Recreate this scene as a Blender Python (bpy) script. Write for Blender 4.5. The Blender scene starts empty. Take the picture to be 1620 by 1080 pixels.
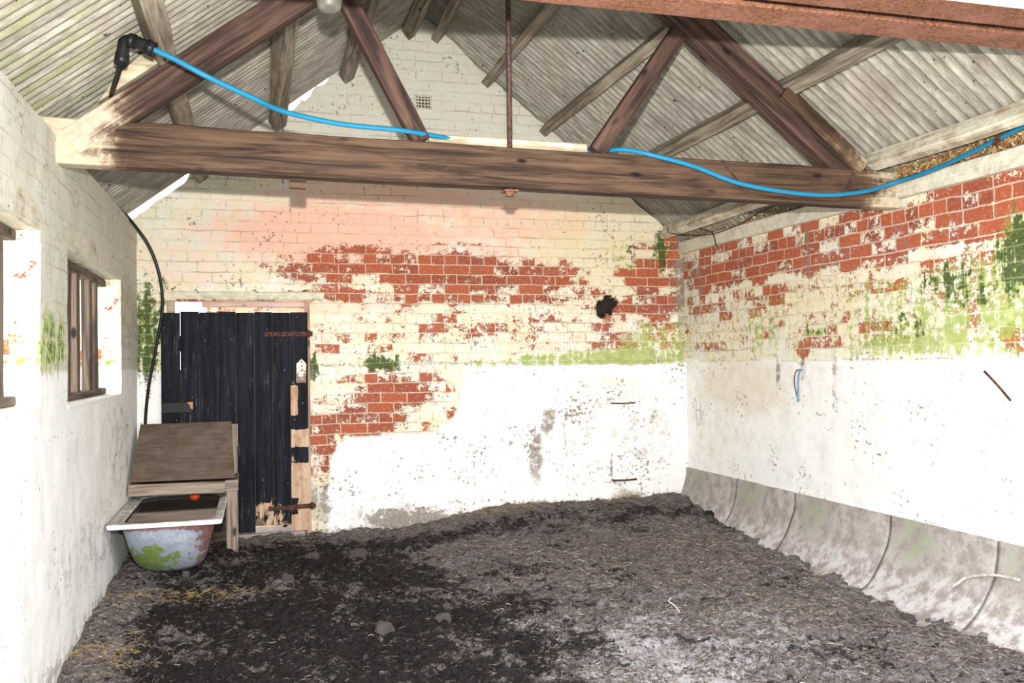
import bpy, bmesh, math, random
import numpy as np
from mathutils import Vector, Matrix

random.seed(7)
rng = np.random.default_rng(11)
S = bpy.context.scene
C = S.collection

# ------------------------------------------------------------------ camera
cam_d = bpy.data.cameras.new('camera')
cam_d.sensor_width = 36.0
cam_d.lens = 31.603
cam_d.clip_start = 0.05
cam_d.clip_end = 400
cam = bpy.data.objects.new('camera', cam_d)
C.objects.link(cam)
_r = Vector((0.96167381, -0.27380507, -0.01463813))
_u = Vector((0.00809425, -0.02501429, 0.99965432))
_f = Vector((0.27407659, 0.96145986, 0.02183934))
m = Matrix.Identity(4)
for i in range(3):
    m[i][0] = _r[i]; m[i][1] = _u[i]; m[i][2] = -_f[i]
m[0][3], m[1][3], m[2][3] = 0.0, 0.0, 1.45
cam.matrix_world = m
S.camera = cam

# ------------------------------------------------------------------ light, exposure
S.view_settings.view_transform = 'Standard'
S.view_settings.look = 'None'
S.view_settings.gamma = 1.0
S.view_settings.use_curve_mapping = False
S.view_settings.exposure = 0.0

world = bpy.data.worlds.new('world')
S.world = world
world.use_nodes = True
wn = world.node_tree
wn.nodes.clear()
wo = wn.nodes.new('ShaderNodeOutputWorld')
wb = wn.nodes.new('ShaderNodeBackground')
wb.inputs[0].default_value = (0.93, 0.96, 1.0, 1)
wb.inputs[1].default_value = 4.3
wn.links.new(wb.outputs[0], wo.inputs[0])

# the camera's own flash, a little above the lens
fl = bpy.data.lights.new('camera_flash', 'AREA')
fl.shape = 'DISK'
fl.size = 0.05
fl.energy = 215
fl.spread = math.radians(125)
fl.color = (1.0, 0.97, 0.92)
flo = bpy.data.objects.new('camera_flash', fl)
C.objects.link(flo)
_fd = (_f + Vector((0.0, 0, 0.16))).normalized()
flo.matrix_world = Matrix.Translation((0.0, 0.0, 1.69)) @ _fd.to_track_quat('-Z', 'Y').to_matrix().to_4x4()

# ------------------------------------------------------------------ main measures
XL, XR, YB, YF = -0.86, 3.69, 7.30, 2.96
def zl(x): return 3.294 + 0.76 * x          # underside of the left roof slope
def zr(x): return 5.362 - 0.775 * x         # underside of the right roof slope
RX = (5.362 - 3.294) / (0.76 + 0.775)
def zroof(x): return zl(x) if x < RX else zr(x)

# ------------------------------------------------------------------ numpy noise
_T = rng.random((64, 64, 64)).astype(np.float64)
def vnoise(P, s):
    Q = P * s + 1000.0
    i = np.floor(Q).astype(int); f = Q - i
    f = f * f * (3 - 2 * f)
    r = 0
    for a in (0, 1):
        for b in (0, 1):
            for c in (0, 1):
                w = (f[:, 0] if a else 1 - f[:, 0]) * (f[:, 1] if b else 1 - f[:, 1]) * (f[:, 2] if c else 1 - f[:, 2])
                r = r + w * _T[(i[:, 0] + a) % 64, (i[:, 1] + b) % 64, (i[:, 2] + c) % 64]
    return r
def fbm(P, s, o=4):
    r = 0; a = 0.5; t = 0
    for k in range(o):
        r = r + a * vnoise(P + k * 7.3, s); t += a; a *= 0.5; s *= 2.03
    return r / t
def blobs(U, V, L):
    r = np.zeros(len(U))
    for (cx, cy, rx, ry, s) in L:
        if rx <= 0: continue
        d = np.sqrt(((U - cx) / (rx * 1.15)) ** 2 + ((V - cy) / (ry * 1.15)) ** 2)
        r = np.maximum(r, s * np.clip(1.55 - 1.05 * d, 0, 1))
    return r

# ------------------------------------------------------------------ object helpers
def tag(o, label=None, cat=None, group=None, kind=None):
    if label: o['label'] = label
    if cat: o['category'] = cat
    if group: o['group'] = group
    if kind: o['kind'] = kind
    return o
def empty(name, loc, label, cat, group=None):
    o = bpy.data.objects.new(name, None)
    o.empty_display_size = 0.1
    o.location = loc
    C.objects.link(o)
    return tag(o, label, cat, group)
def link(name, me, mat, parent=None):
    o = bpy.data.objects.new(name, me)
    if mat is not None: me.materials.append(mat)
    C.objects.link(o)
    if parent is not None:
        o.parent = parent
        o.matrix_parent_inverse = Matrix.Translation(-Vector(parent.location))
    return o
def frombm(name, bm, mat, parent=None, smooth=False):
    me = bpy.data.meshes.new(name)
    bmesh.ops.recalc_face_normals(bm, faces=bm.faces)
    bm.to_mesh(me); bm.free()
    if smooth:
        for p in me.polygons: p.use_smooth = True
    return link(name, me, mat, parent)
def bbox(bm, c, s, rot=None, bev=0.0):
    r = bmesh.ops.create_cube(bm, size=1.0)
    vs = r['verts']
    M = Matrix.Translation(c) @ (rot or Matrix.Identity(4)) @ Matrix.Diagonal((s[0], s[1], s[2], 1))
    bmesh.ops.transform(bm, matrix=M, verts=vs)
    if bev > 0:
        es = list({e for v in vs for e in v.link_edges})
        bmesh.ops.bevel(bm, geom=es, offset=bev, segments=2, affect='EDGES', profile=0.6)
    return vs
def box(name, lo, hi, mat, parent=None, bev=0.004):
    bm = bmesh.new()
    c = [(a + b) / 2 for a, b in zip(lo, hi)]; s = [b - a for a, b in zip(lo, hi)]
    bbox(bm, c, s, None, bev)
    return frombm(name, bm, mat, parent)
def spline(pts, n=10):
    P = [Vector(p) for p in pts]
    P = [2 * P[0] - P[1]] + P + [2 * P[-1] - P[-2]]
    out = []
    for i in range(1, len(P) - 2):
        for k in range(n):
            t = k / n; a, b, c, d = P[i - 1], P[i], P[i + 1], P[i + 2]
            out.append(0.5 * ((2 * b) + (-a + c) * t + (2 * a - 5 * b + 4 * c - d) * t * t + (-a + 3 * b - 3 * c + d) * t ** 3))
    out.append(P[-2])
    return out
def tube_bm(bm, path, r, seg=12):
    n = len(path); rings = []
    prev = None
    for i, p in enumerate(path):
        t = (path[min(i + 1, n - 1)] - path[max(i - 1, 0)]).normalized()
        if prev is None:
            a = Vector((0, 0, 1)) if abs(t.z) < 0.9 else Vector((1, 0, 0))
            prev = t.cross(a).normalized()
        prev = (prev - t * prev.dot(t)).normalized()
        b = t.cross(prev)
        rr = r[i] if isinstance(r, (list, tuple)) else r
        rings.append([bm.verts.new(p + (prev * math.cos(2 * math.pi * k / seg) + b * math.sin(2 * math.pi * k / seg)) * rr) for k in range(seg)])
    for i in range(n - 1):
        for k in range(seg):
            bm.faces.new((rings[i][k], rings[i][(k + 1) % seg], rings[i + 1][(k + 1) % seg], rings[i + 1][k]))
    bm.faces.new(rings[0][::-1]); bm.faces.new(rings[-1])
def tube(name, pts, r, mat, parent=None, n=10, seg=12, raw=False):
    bm = bmesh.new()
    tube_bm(bm, [Vector(p) for p in pts] if raw else spline(pts, n), r, seg)
    return frombm(name, bm, mat, parent, True)
def prism(name, poly, y0, y1, mat, parent=None, bev=0.003, axis='y'):
    bm = bmesh.new()
    def P(a, b, c): return (a, c, b) if axis == 'y' else (c, a, b)
    A = [bm.verts.new(P(x, z, y0)) for x, z in poly]
    B = [bm.verts.new(P(x, z, y1)) for x, z in poly]
    bm.faces.new(A); bm.faces.new(B[::-1])
    k = len(poly)
    for i in range(k): bm.faces.new((A[i], A[(i + 1) % k], B[(i + 1) % k], B[i]))
    if bev: bmesh.ops.bevel(bm, geom=list(bm.edges), offset=bev, segments=1, affect='EDGES')
    return frombm(name, bm, mat, parent)

def timber(name, p0, p1, w, h, mat, parent=None, up=(0, 0, 1), wob=0.004, pale=None, bev=0.006, loc_obj=None):
    """a sawn baulk whose local X runs along its length; w across, h along 'up'"""
    p0 = Vector(p0); p1 = Vector(p1)
    X = (p1 - p0); L = X.length; X.normalize()
    Zv = Vector(up); Zv = (Zv - X * Zv.dot(X)).normalized(); Yv = Zv.cross(X)
    n = max(4, int(L / 0.04))
    prof = []
    b = bev
    for (sy, sz) in ((-1, -1), (1, -1), (1, 1), (-1, 1)):
        cy, cz = sy * w / 2, sz * h / 2
        if (sy, sz) in ((-1, -1), (1, 1)): prof += [(cy, cz - sz * b), (cy - sy * b, cz)]
        else: prof += [(cy - sy * b, cz), (cy, cz - sz * b)]
    extra = []
    for i in range(8):                       # mid points on long faces
        a = prof[i]; c = prof[(i + 1) % 8]
        extra.append(a)
        if math.hypot(a[0] - c[0], a[1] - c[1]) > 0.03:
            for t in (0.33, 0.66): extra.append((a[0] + (c[0] - a[0]) * t, a[1] + (c[1] - a[1]) * t))
    prof = extra; k = len(prof)
    seed = random.random() * 50
    xs = np.repeat(np.linspace(-L / 2, L / 2, n + 1), k)
    pr = np.tile(np.array(prof), (n + 1, 1))
    V = np.column_stack([xs, pr])
    N1 = fbm(V * np.array([0.5, 1, 1]) + seed, 6, 3) - 0.5
    N2 = fbm(V * np.array([0.5, 1, 1]) + seed + 9, 6, 3) - 0.5
    bend = np.column_stack([xs * 0, (vnoise(np.column_stack([xs, xs * 0, xs * 0]) + seed, 0.9) - 0.5), (vnoise(np.column_stack([xs, xs * 0 + 5, xs * 0]) + seed, 0.9) - 0.5)])
    V2 = V + np.column_stack([xs * 0, N1 * wob * 2, N2 * wob * 2]) + bend * wob * 3
    F = []
    for i in range(n):
        for j in range(k):
            F.append((i * k + j, i * k + (j + 1) % k, (i + 1) * k + (j + 1) % k, (i + 1) * k + j))
    F.append(tuple(range(k))[::-1]); F.append(tuple(n * k + j for j in range(k)))
    me = bpy.data.meshes.new(name)
    me.from_pydata(V2.tolist(), [], F)
    M = Matrix.Identity(4)
    mid = (p0 + p1) / 2
    for i in range(3): M[i][0] = X[i]; M[i][1] = Yv[i]; M[i][2] = Zv[i]; M[i][3] = mid[i]
    at = me.attributes.new('pale', 'FLOAT', 'POINT')
    vals = np.zeros(len(V2))
    if pale is not None:
        W = np.array([list(M @ Vector(v)) for v in V2])
        vals = pale(W)
    at.data.foreach_set('value', vals.astype(np.float32))
    bm = bmesh.new(); bm.from_mesh(me); bmesh.ops.recalc_face_normals(bm, faces=bm.faces); bm.to_mesh(me); bm.free()
    me.materials.append(mat)
    o = bpy.data.objects.new(name, me)
    C.objects.link(o)
    if parent is not None:
        o.parent = parent
        o.matrix_parent_inverse = Matrix.Translation(-Vector(parent.location))
    o.matrix_basis = M
    return o

# ------------------------------------------------------------------ material helpers
class NT:
    def __init__(s, name):
        s.m = bpy.data.materials.new(name); s.m.use_nodes = True
        s.t = s.m.node_tree; s.t.nodes.clear()
        s.out = s.t.nodes.new('ShaderNodeOutputMaterial')
        s.b = s.t.nodes.new('ShaderNodeBsdfPrincipled')
        s.t.links.new(s.b.outputs[0], s.out.inputs[0])
        s.b.inputs['Specular IOR Level'].default_value = 0.25
        s.b.inputs['Roughness'].default_value = 0.85
    def set(s, inp, v):
        if isinstance(v, bpy.types.NodeSocket): s.t.links.new(v, inp)
        elif isinstance(v, (tuple, list)) and inp.type == 'RGBA' and len(v) == 3: inp.default_value = (*v, 1)
        else: inp.default_value = v
    def n(s, typ, props=None, **kw):
        nd = s.t.nodes.new('ShaderNode' + typ)
        for k, v in (props or {}).items(): setattr(nd, k, v)
        for k, v in kw.items():
            key = int(k[1:]) if k[0] == 'i' and k[1:].isdigit() else k.replace('_', ' ')
            s.set(nd.inputs[key], v)
        return nd
    def math(s, op, a, b=0.0, clamp=False):
        nd = s.n('Math', {'operation': op, 'use_clamp': clamp}); s.set(nd.inputs[0], a); s.set(nd.inputs[1], b); return nd.outputs[0]
    def add(s, a, b): return s.math('ADD', a, b)
    def sub(s, a, b): return s.math('SUBTRACT', a, b)
    def mul(s, a, b): return s.math('MULTIPLY', a, b)
    def ramp(s, v, a, b, lo=0.0, hi=1.0):
        nd = s.n('MapRange', {'interpolation_type': 'SMOOTHSTEP'}, i0=v, i1=a, i2=b, i3=lo, i4=hi); return nd.outputs[0]
    def noise(s, vec, scale, detail=4, rough=0.6, dist=0.0):
        nd = s.n('TexNoise', None, Vector=vec, Scale=scale, Detail=detail, Roughness=rough, Distortion=dist); return nd.outputs['Fac']
    def mapping(s, vec, scale=(1, 1, 1), loc=(0, 0, 0)):
        nd = s.n('Mapping', None, Vector=vec, Scale=scale, Location=loc); return nd.outputs[0]
    def mix(s, f, a, b, mode='MIX'):
        nd = s.n('Mix', {'data_type': 'RGBA', 'blend_type': mode})
        s.set(nd.inputs[0], f); s.set(nd.inputs[6], a); s.set(nd.inputs[7], b); return nd.outputs[2]
    def attr(s, name, out='Color'):
        return s.n('Attribute', {'attribute_name': name}).outputs[out]
    def rgb(s, c):
        nd = s.n('SeparateColor'); s.set(nd.inputs[0], c); return nd.outputs
    def bump(s, h, strength=0.5, dist=0.01, normal=None):
        nd = s.n('Bump', None, Height=h, Strength=strength, Distance=dist)
        if normal is not None: s.t.links.new(normal, nd.inputs['Normal'])
        s.t.links.new(nd.outputs[0], s.b.inputs['Normal']); return nd.outputs[0]
    def col(s, c): s.set(s.b.inputs['Base Color'], c)
    def rough(s, v): s.set(s.b.inputs['Roughness'], v)

def flat(name, c, rough=0.8, metal=0.0, var=0.25, scale=30):
    t = NT(name); o = t.n('TexCoord').outputs['Object']
    n1 = t.noise(o, scale, 6)
    d = tuple(x * (1 - var) for x in c); l = tuple(min(1, x * (1 + var)) for x in c)
    t.col(t.mix(t.ramp(n1, 0.3, 0.7), d, l)); t.rough(rough); t.b.inputs['Metallic'].default_value = metal
    t.bump(n1, 0.2, 0.003)
    return t.m

def wood(name, dark, light, palec=(0.72, 0.66, 0.52), palebase=0.0, green=0.0):
    t = NT(name); o = t.n('TexCoord').outputs['Object']
    rnd = t.n('ObjectInfo').outputs['Random']
    off = t.n('CombineXYZ', None, X=t.mul(rnd, 13), Y=t.mul(rnd, 7), Z=rnd).outputs[0]
    v = t.n('VectorMath', {'operation': 'ADD'}); t.set(v.inputs[0], o); t.set(v.inputs[1], off); v = v.outputs[0]
    g = t.noise(t.mapping(v, (1.6, 28, 28)), 1.0, 6, 0.65, 0.6)
    g2 = t.noise(t.mapping(v, (4, 120, 120)), 1.0, 3, 0.6)
    big = t.noise(t.mapping(v, (1.5, 4, 4)), 1.0, 4)
    kn = t.n('TexVoronoi', None, Vector=t.mapping(v, (3.6, 8, 8)), Scale=1.0).outputs['Distance']
    c = t.mix(t.ramp(g, 0.36, 0.64), dark, light)
    c = t.mix(t.mul(t.ramp(g2, 0.45, 0.7), 0.35), c, tuple(x * 0.45 for x in dark))
    c = t.mix(t.ramp(kn, 0.16, 0.07), c, tuple(x * 0.35 for x in dark))
    c = t.mix(t.mul(t.ramp(big, 0.5, 0.75), 0.5), c, tuple(min(1, x * 1.5) for x in light))
    p = t.add(t.mul(t.attr('pale', 'Fac'), 1.1), t.add(t.mul(t.sub(t.noise(v, 9, 6, 0.7), 0.5), 1.1), t.mul(t.sub(g, 0.5), 0.9)))
    p = t.add(p, palebase)
    pc = t.mix(t.ramp(t.noise(v, 30, 4), 0.35, 0.65), tuple(x * 0.8 for x in palec), palec)
    c = t.mix(t.mul(t.ramp(p, 0.22, 0.6), 0.4), c, (0.30, 0.20, 0.12))
    c = t.mix(t.mul(t.ramp(p, 0.40, 0.78), 0.92), c, pc)
    if green > 0:
        c = t.mix(t.mul(t.ramp(t.noise(v, 5, 5, 0.7), 0.52, 0.7), green), c, (0.16, 0.2, 0.05))
    t.col(c); t.rough(0.8)
    t.bump(t.add(g, t.mul(g2, 0.4)), 0.8, 0.008)
    return t.m

def wall_material(name, seedloc=(0, 0, 0), fleckt=0.64):
    t = NT(name)
    uv = t.n('UVMap', {'uv_map': 'UVMap'}).outputs[0]
    uvs = t.mapping(uv, (1, 1, 1), seedloc)
    wn_ = t.n('TexNoise', None, Vector=uvs, Scale=7.0, Detail=3.0)
    wv = t.n('VectorMath', {'operation': 'SCALE'}); t.set(wv.inputs[0], t.n('VectorMath', {'operation': 'SUBTRACT'}, i0=wn_.outputs['Color'], i1=(0.5, 0.5, 0.5)).outputs[0]); wv.inputs['Scale'].default_value = 0.022
    vv = t.n('VectorMath', {'operation': 'ADD'}); t.set(vv.inputs[0], uvs); t.set(vv.inputs[1], wv.outputs[0]); vv = vv.outputs[0]
    br = t.n('TexBrick', {'offset': 0.5, 'squash': 0.52, 'squash_frequency': 4}, Vector=vv, Color1=(0, 0, 0), Color2=(1, 1, 1), Mortar=(0.5, 0.5, 0.5), Scale=1.0)
    br.inputs['Mortar Size'].default_value = 0.0055; br.inputs['Mortar Smooth'].default_value = 0.25
    br.inputs['Brick Width'].default_value = 0.215; br.inputs['Row Height'].default_value = 0.0805
    rnd = t.rgb(br.outputs['Color'])[0]; mor = br.outputs['Fac']
    a = t.rgb(t.attr('ma')); b = t.rgb(t.attr('mb')); c3 = t.rgb(t.attr('mc'))
    red, green, dark = a[0], a[1], a[2]; plaster, pink, stain = b[0], b[1], b[2]; beige = c3[0]; grey = c3[1]
    n4 = t.noise(uvs, 4, 6, 0.6); n25 = t.noise(uvs, 22, 8, 0.72); n90 = t.noise(uvs, 80, 4, 0.7); n10 = t.noise(uvs, 9, 6, 0.65)
    streak = t.noise(t.mapping(uvs, (16, 1.6, 1)), 1.0, 6, 0.65)
    brk = t.ramp(mor, 0.3, 0.8)
    nopl = t.sub(1.0, plaster)
    # paint
    paint = t.mix(t.ramp(n4, 0.35, 0.65), (0.76, 0.68, 0.46), (0.74, 0.73, 0.64))
    paint = t.mix(t.mul(t.ramp(n10, 0.42, 0.66), 0.7), paint, (0.86, 0.84, 0.76))
    paint = t.mix(t.mul(t.ramp(n25, 0.5, 0.68), 0.35), paint, (0.60, 0.52, 0.40))
    paint = t.mix(t.mul(t.ramp(t.add(pink, t.mul(t.sub(n10, 0.5), 1.2)), 0.25, 0.9), 0.8), paint, (0.82, 0.44, 0.33))
    paint = t.mix(t.mul(t.ramp(t.add(beige, t.mul(t.sub(n10, 0.5), 0.8)), 0.3, 0.9), 0.65), paint, (0.76, 0.62, 0.36))
    paint = t.mix(t.mul(t.ramp(t.add(grey, t.mul(t.sub(n10, 0.5), 0.6)), 0.3, 0.9), 0.75), paint, (0.57, 0.555, 0.49))
    joint = t.mul(t.mul(brk, t.ramp(t.noise(t.mapping(uvs, (1.6, 10, 1)), 1.0, 6, 0.75), 0.46, 0.62)), nopl)
    paint = t.mix(t.mul(joint, 0.6), paint, (0.34, 0.27, 0.19))
    # plaster
    pl = t.mix(t.ramp(n10, 0.4, 0.7), (0.88, 0.87, 0.84), (0.80, 0.79, 0.76))
    pl = t.mix(t.mul(t.ramp(t.add(beige, t.mul(t.sub(n10, 0.5), 0.8)), 0.3, 0.9), 0.7), pl, (0.72, 0.62, 0.46))
    pl = t.mix(t.mul(t.ramp(streak, 0.56, 0.75), 0.25), pl, (0.55, 0.55, 0.58))
    base = t.mix(plaster, paint, pl)
    # bare brick
    bc = t.mix(rnd, (0.20, 0.042, 0.026), (0.43, 0.10, 0.042))
    bc = t.mix(t.mul(t.ramp(n25, 0.4, 0.7), 0.5), bc, (0.32, 0.10, 0.065))
    bc = t.mix(t.mul(t.ramp(n4, 0.5, 0.7), 0.35), bc, (0.33, 0.15, 0.13))
    bc = t.mix(t.mul(t.ramp(t.noise(uvs, 48, 8, 0.8), 0.50, 0.66), 0.55), bc, (0.60, 0.40, 0.29))
    ex = t.add(t.add(red, t.mul(t.sub(rnd, 0.5), 0.85)), t.add(t.add(t.mul(t.sub(n25, 0.5), 1.9), t.mul(t.sub(n10, 0.5), 1.9)), t.mul(t.sub(n90, 0.5), 1.3)))
    exm = t.mul(t.ramp(ex, 0.54, 0.62), t.sub(1.0, t.mul(brk, t.ramp(n10, 0.3, 0.6, 1.0, 0.6))))
    exm = t.mul(exm, nopl)
    exm = t.mul(exm, t.ramp(red, 0.04, 0.12))
    exf = t.mul(t.mul(t.ramp(ex, 0.26, 0.56), nopl), t.ramp(red, 0.03, 0.15))
    base = t.mix(t.mul(exf, t.ramp(n90, 0.40, 0.60, 0.15, 0.75)), base, t.mix(rnd, (0.56, 0.30, 0.20), (0.66, 0.50, 0.34)))
    base = t.mix(exm, base, bc)
    # pinhole flecks and stains
    fleck = t.noise(uvs, 32, 6, 0.62); clus = t.noise(uvs, 3.2, 4, 0.6)
    fl1 = t.ramp(t.add(t.add(fleck, t.mul(t.sub(clus, 0.5), 0.55)), t.mul(stain, 0.10)), fleckt, fleckt + 0.04)
    base = t.mix(t.mul(fl1, 0.85), base, (0.20, 0.145, 0.11))
    st = t.ramp(t.add(t.mul(stain, 0.9), t.add(t.mul(t.sub(n25, 0.5), 2.6), t.mul(t.sub(n10, 0.5), 3.0))), 0.55, 0.78)
    base = t.mix(t.mul(st, t.ramp(stain, 0.1, 1.0, 0.0, 0.85)), base, (0.25, 0.215, 0.185))
    gst = t.mul(t.ramp(t.add(stain, t.mul(t.sub(streak, 0.5), 1.6)), 0.4, 1.0), t.mul(t.ramp(stain, 0.02, 0.3), 0.45))
    base = t.mix(gst, base, (0.25, 0.20, 0.16))
    # moss and algae
    gv = t.add(green, t.add(t.mul(t.sub(n25, 0.5), 2.2), t.mul(t.sub(streak, 0.5), 1.8)))
    gm = t.mul(t.mul(t.ramp(gv, 0.38, 0.74), t.ramp(green, 0.03, 0.2)), t.sub(1.0, t.mul(t.mul(brk, nopl), 0.35)))
    gc = t.mix(t.ramp(n10, 0.4, 0.65), (0.27, 0.37, 0.06), (0.48, 0.54, 0.17))
    base = t.mix(t.mul(gm, 0.85), base, gc)
    dv = t.add(dark, t.add(t.mul(t.sub(n25, 0.5), 2.8), t.mul(t.sub(streak, 0.5), 3.0)))
    dm = t.mul(t.ramp(dv, 0.45, 0.8), t.mul(t.ramp(dark, 0.05, 0.25), t.sub(1.0, t.mul(brk, 0.25))))
    dc = t.mix(t.ramp(n90, 0.4, 0.6), (0.018, 0.030, 0.010), (0.065, 0.105, 0.028))
    base = t.mix(t.mul(dm, 0.9), base, dc)
    # dark dirt and painted-in shade inside the wall hole
    base = t.mix(t.ramp(c3[2], 0.2, 0.7), base, (0.03, 0.025, 0.018))
    t.col(base); t.rough(0.9)
    h = t.add(t.mul(t.mul(brk, nopl), -1.0), t.add(t.mul(n25, 0.5), t.mul(exm, -0.3)))
    t.bump(h, 0.75, 0.011)
    return t.m

M_wall = wall_material('old_painted_brick')
M_wallr = wall_material('old_painted_brick_side', (3.1, 0.02, 0), 0.65)
M_walll = wall_material('old_painted_brick_left', (1.7, 0.03, 0), 0.68)
M_tie = wood('brown_timber', (0.020, 0.011, 0.008), (0.108, 0.063, 0.038), (0.58, 0.50, 0.36))
M_rafter = wood('red_brown_timber', (0.026, 0.014, 0.012), (0.105, 0.060, 0.045), (0.58, 0.50, 0.38))
M_purlin = wood('grey_timber', (0.12, 0.095, 0.07), (0.36, 0.31, 0.245), (0.62, 0.56, 0.44), 0.02, 0.25)
M_plate = wood('limewashed_timber', (0.30, 0.25, 0.17), (0.50, 0.44, 0.32), (0.74, 0.70, 0.58), 0.30, 0.2)
M_lintel = wood('cream_lintel', (0.36, 0.32, 0.22), (0.58, 0.53, 0.38), (0.72, 0.70, 0.54), 0.35, 0.15)
M_box = wood('weathered_ply', (0.10, 0.075, 0.055), (0.21, 0.165, 0.125), (0.40, 0.33, 0.27), -0.22)
M_grey = wood('grey_weathered_batten', (0.17, 0.13, 0.10), (0.38, 0.31, 0.25), (0.62, 0.57, 0.5), 0.05)
M_bar = wood('window_bar_timber', (0.05, 0.035, 0.028), (0.18, 0.135, 0.10), (0.6, 0.55, 0.46), 0.0)

def rust_mat():
    t = NT('rust'); o = t.n('TexCoord').outputs['Object']
    n1 = t.noise(o, 60, 6, 0.75); n2 = t.noise(o, 9, 5); n3 = t.noise(o, 180, 3)
    c = t.mix(t.ramp(n1, 0.35, 0.65), (0.06, 0.026, 0.020), (0.24, 0.10, 0.045))
    c = t.mix(t.mul(t.ramp(n2, 0.4, 0.7), 0.55), c, (0.28, 0.12, 0.10))
    c = t.mix(t.mul(t.ramp(n3, 0.58, 0.7), 0.6), c, (0.52, 0.30, 0.13))
    t.col(c); t.rough(0.8); t.bump(n1, 0.6, 0.004)
    return t.m
M_rust = rust_mat()
M_iron = flat('dark_iron', (0.07, 0.04, 0.035), 0.6, 0.2, 0.5, 60)
M_blue = flat('blue_water_pipe', (0.014, 0.165, 0.29), 0.5, 0, 0.06, 20)
M_black = flat('black_plastic', (0.012, 0.012, 0.014), 0.35, 0, 0.3, 30)
M_steelwhite = flat('whitewash', (0.86, 0.84, 0.78), 0.9, 0, 0.06, 12)
M_metalgrey = flat('dull_grey_metal', (0.14, 0.135, 0.115), 0.5, 0.2, 0.3, 18)
M_dark = flat('vent_shade_black', (0.012, 0.011, 0.010), 0.95)  # near-black that paints the shade behind the vent grille
# ------------------------------------------------------------------ walls (dense patches carrying paint, brick, moss and stain masks)
class Wall:
    def __init__(s): s.V = []; s.F = []; s.UV = []; s.n = 0
    def patch(s, O, U, Vv, lu, lv, du, dv, uvf, skip=None, vmax=None):
        """O origin, U/V unit vectors; uvf(world)->(u,v); skip(u,v) in patch metres"""
        nu = max(1, int(round(lu / du))); nv = max(1, int(round(lv / dv)))
        a = np.linspace(0, lu, nu + 1); b = np.linspace(0, lv, nv + 1)
        A, B = np.meshgrid(a, b, indexing='ij')
        A = A.ravel(); B = B.ravel()
        if vmax is not None: B = np.minimum(B, vmax(A))
        P = np.array(O)[None] + A[:, None] * np.array(U)[None] + B[:, None] * np.array(Vv)[None]
        base = s.n
        s.V.append(P); s.UV.append(np.column_stack(uvf(P))); s.n += len(P)
        for i in range(nu):
            for j in range(nv):
                k = i * (nv + 1) + j
                if vmax is not None and B[k + 1] - B[k] < 1e-6 and B[k + nv + 2] - B[k + nv + 1] < 1e-6: continue
                if skip is not None and skip((a[i] + a[i + 1]) / 2, (b[j] + b[j + 1]) / 2): continue
                s.F.append((base + k, base + k + nv + 1, base + k + nv + 2, base + k + 1))
    def build(s, name, mat, masks, amp=0.010, push=None):
        V = np.concatenate(s.V); UV = np.concatenate(s.UV)
        D = np.column_stack([fbm(V + 3, 5, 4), fbm(V + 17, 5, 4), fbm(V + 31, 5, 4)]) - 0.5
        W = V + D * amp * 2
        if push is not None: W = push(V, W)
        me = bpy.data.meshes.new(name)
        me.from_pydata(W.tolist(), [], s.F)
        ul = me.uv_layers.new(name='UVMap')
        idx = np.zeros(len(me.loops), dtype=np.int32); me.loops.foreach_get('vertex_index', idx)
        ul.data.foreach_set('uv', UV[idx].astype(np.float32).ravel())
        K = masks(V, UV)
        for nm in ('ma', 'mb', 'mc'):
            at = me.attributes.new(nm, 'FLOAT_COLOR', 'POINT')
            d = np.ones((len(V), 4), dtype=np.float32)
            d[:, :3] = np.clip(np.column_stack(K[nm]), 0, 1)
            at.data.foreach_set('color', d.ravel())
        me.polygons.foreach_set('use_smooth', [True] * len(me.polygons))
        o = link(name, me, mat)
        return tag(o, kind='structure')

BK_RED=[(0.82,2.24,0.57,0.11,0.8),(1.65,2.19,0.72,0.16,1),(2.31,2.11,0.34,0.12,0.8),(1.22,1.99,0.81,0.05,0.8),(2.03,1.98,0.56,0.05,0.8),(0.44,2.17,0.25,0.07,0.75),(0.74,2.33,0.31,0.05,0.7),(3.43,2.08,0.28,0.28,0.85),(3.59,2.39,0.09,0.17,0.8),(3.27,1.9,0.43,0.07,0.85),(1.06,1.2,0.34,0.13,0.95),(0.78,0.99,0.41,0.14,0.9),(0.51,0.8,0.1,0.3,0.85),(1.56,1.03,0.06,0.06,0.8),(2.48,1.75,0.52,0.08,0.5),(1.48,1.73,1.05,0.12,0.4),(1.18,2.32,0.06,0.05,0.8),(1.8,1.3,0.0,0.0,0),(2.94,1.64,0.54,0.11,0.42),(-0.21,1.94,0.57,0.05,0.4),(2.6,1.99,0.53,0.07,0.55),(1.22,1.36,0.16,0.08,0.7),(-0.78,1.83,0.05,0.06,0.7)]
BK_PINK=[(0.67,2.49,0.99,0.28,0.9),(2.1,2.63,0.8,0.22,0.7),(-0.48,2.22,0.47,0.24,0.45),(1.08,2.76,1.08,0.21,0.7),(1.44,2.35,1.11,0.16,0.6),(-0.07,1.93,0.58,0.05,0.8),(0.78,3.78,0.31,0.1,0.3),(0.76,1.93,0.78,0.1,0.5)]
BK_GRN=[(2.39,1.44,0.32,0.07,0.7),(3.08,1.46,0.58,0.09,0.85),(3.42,1.6,0.31,0.2,0.6),(1.86,1.42,0.33,0.05,0.5),(3.19,2.39,0.43,0.17,0.25),(0.99,1.44,0.16,0.06,0.9),(-0.77,1.69,0.11,0.34,0.8),(3.47,2.42,0.06,0.12,0.9),(3.1,2.38,0.04,0.14,0.6),(3.19,2.27,0.07,0.03,0.7),(0.43,1.42,0.05,0.08,0.8),(3.64,1.94,0.06,0.34,0.3)]
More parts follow.
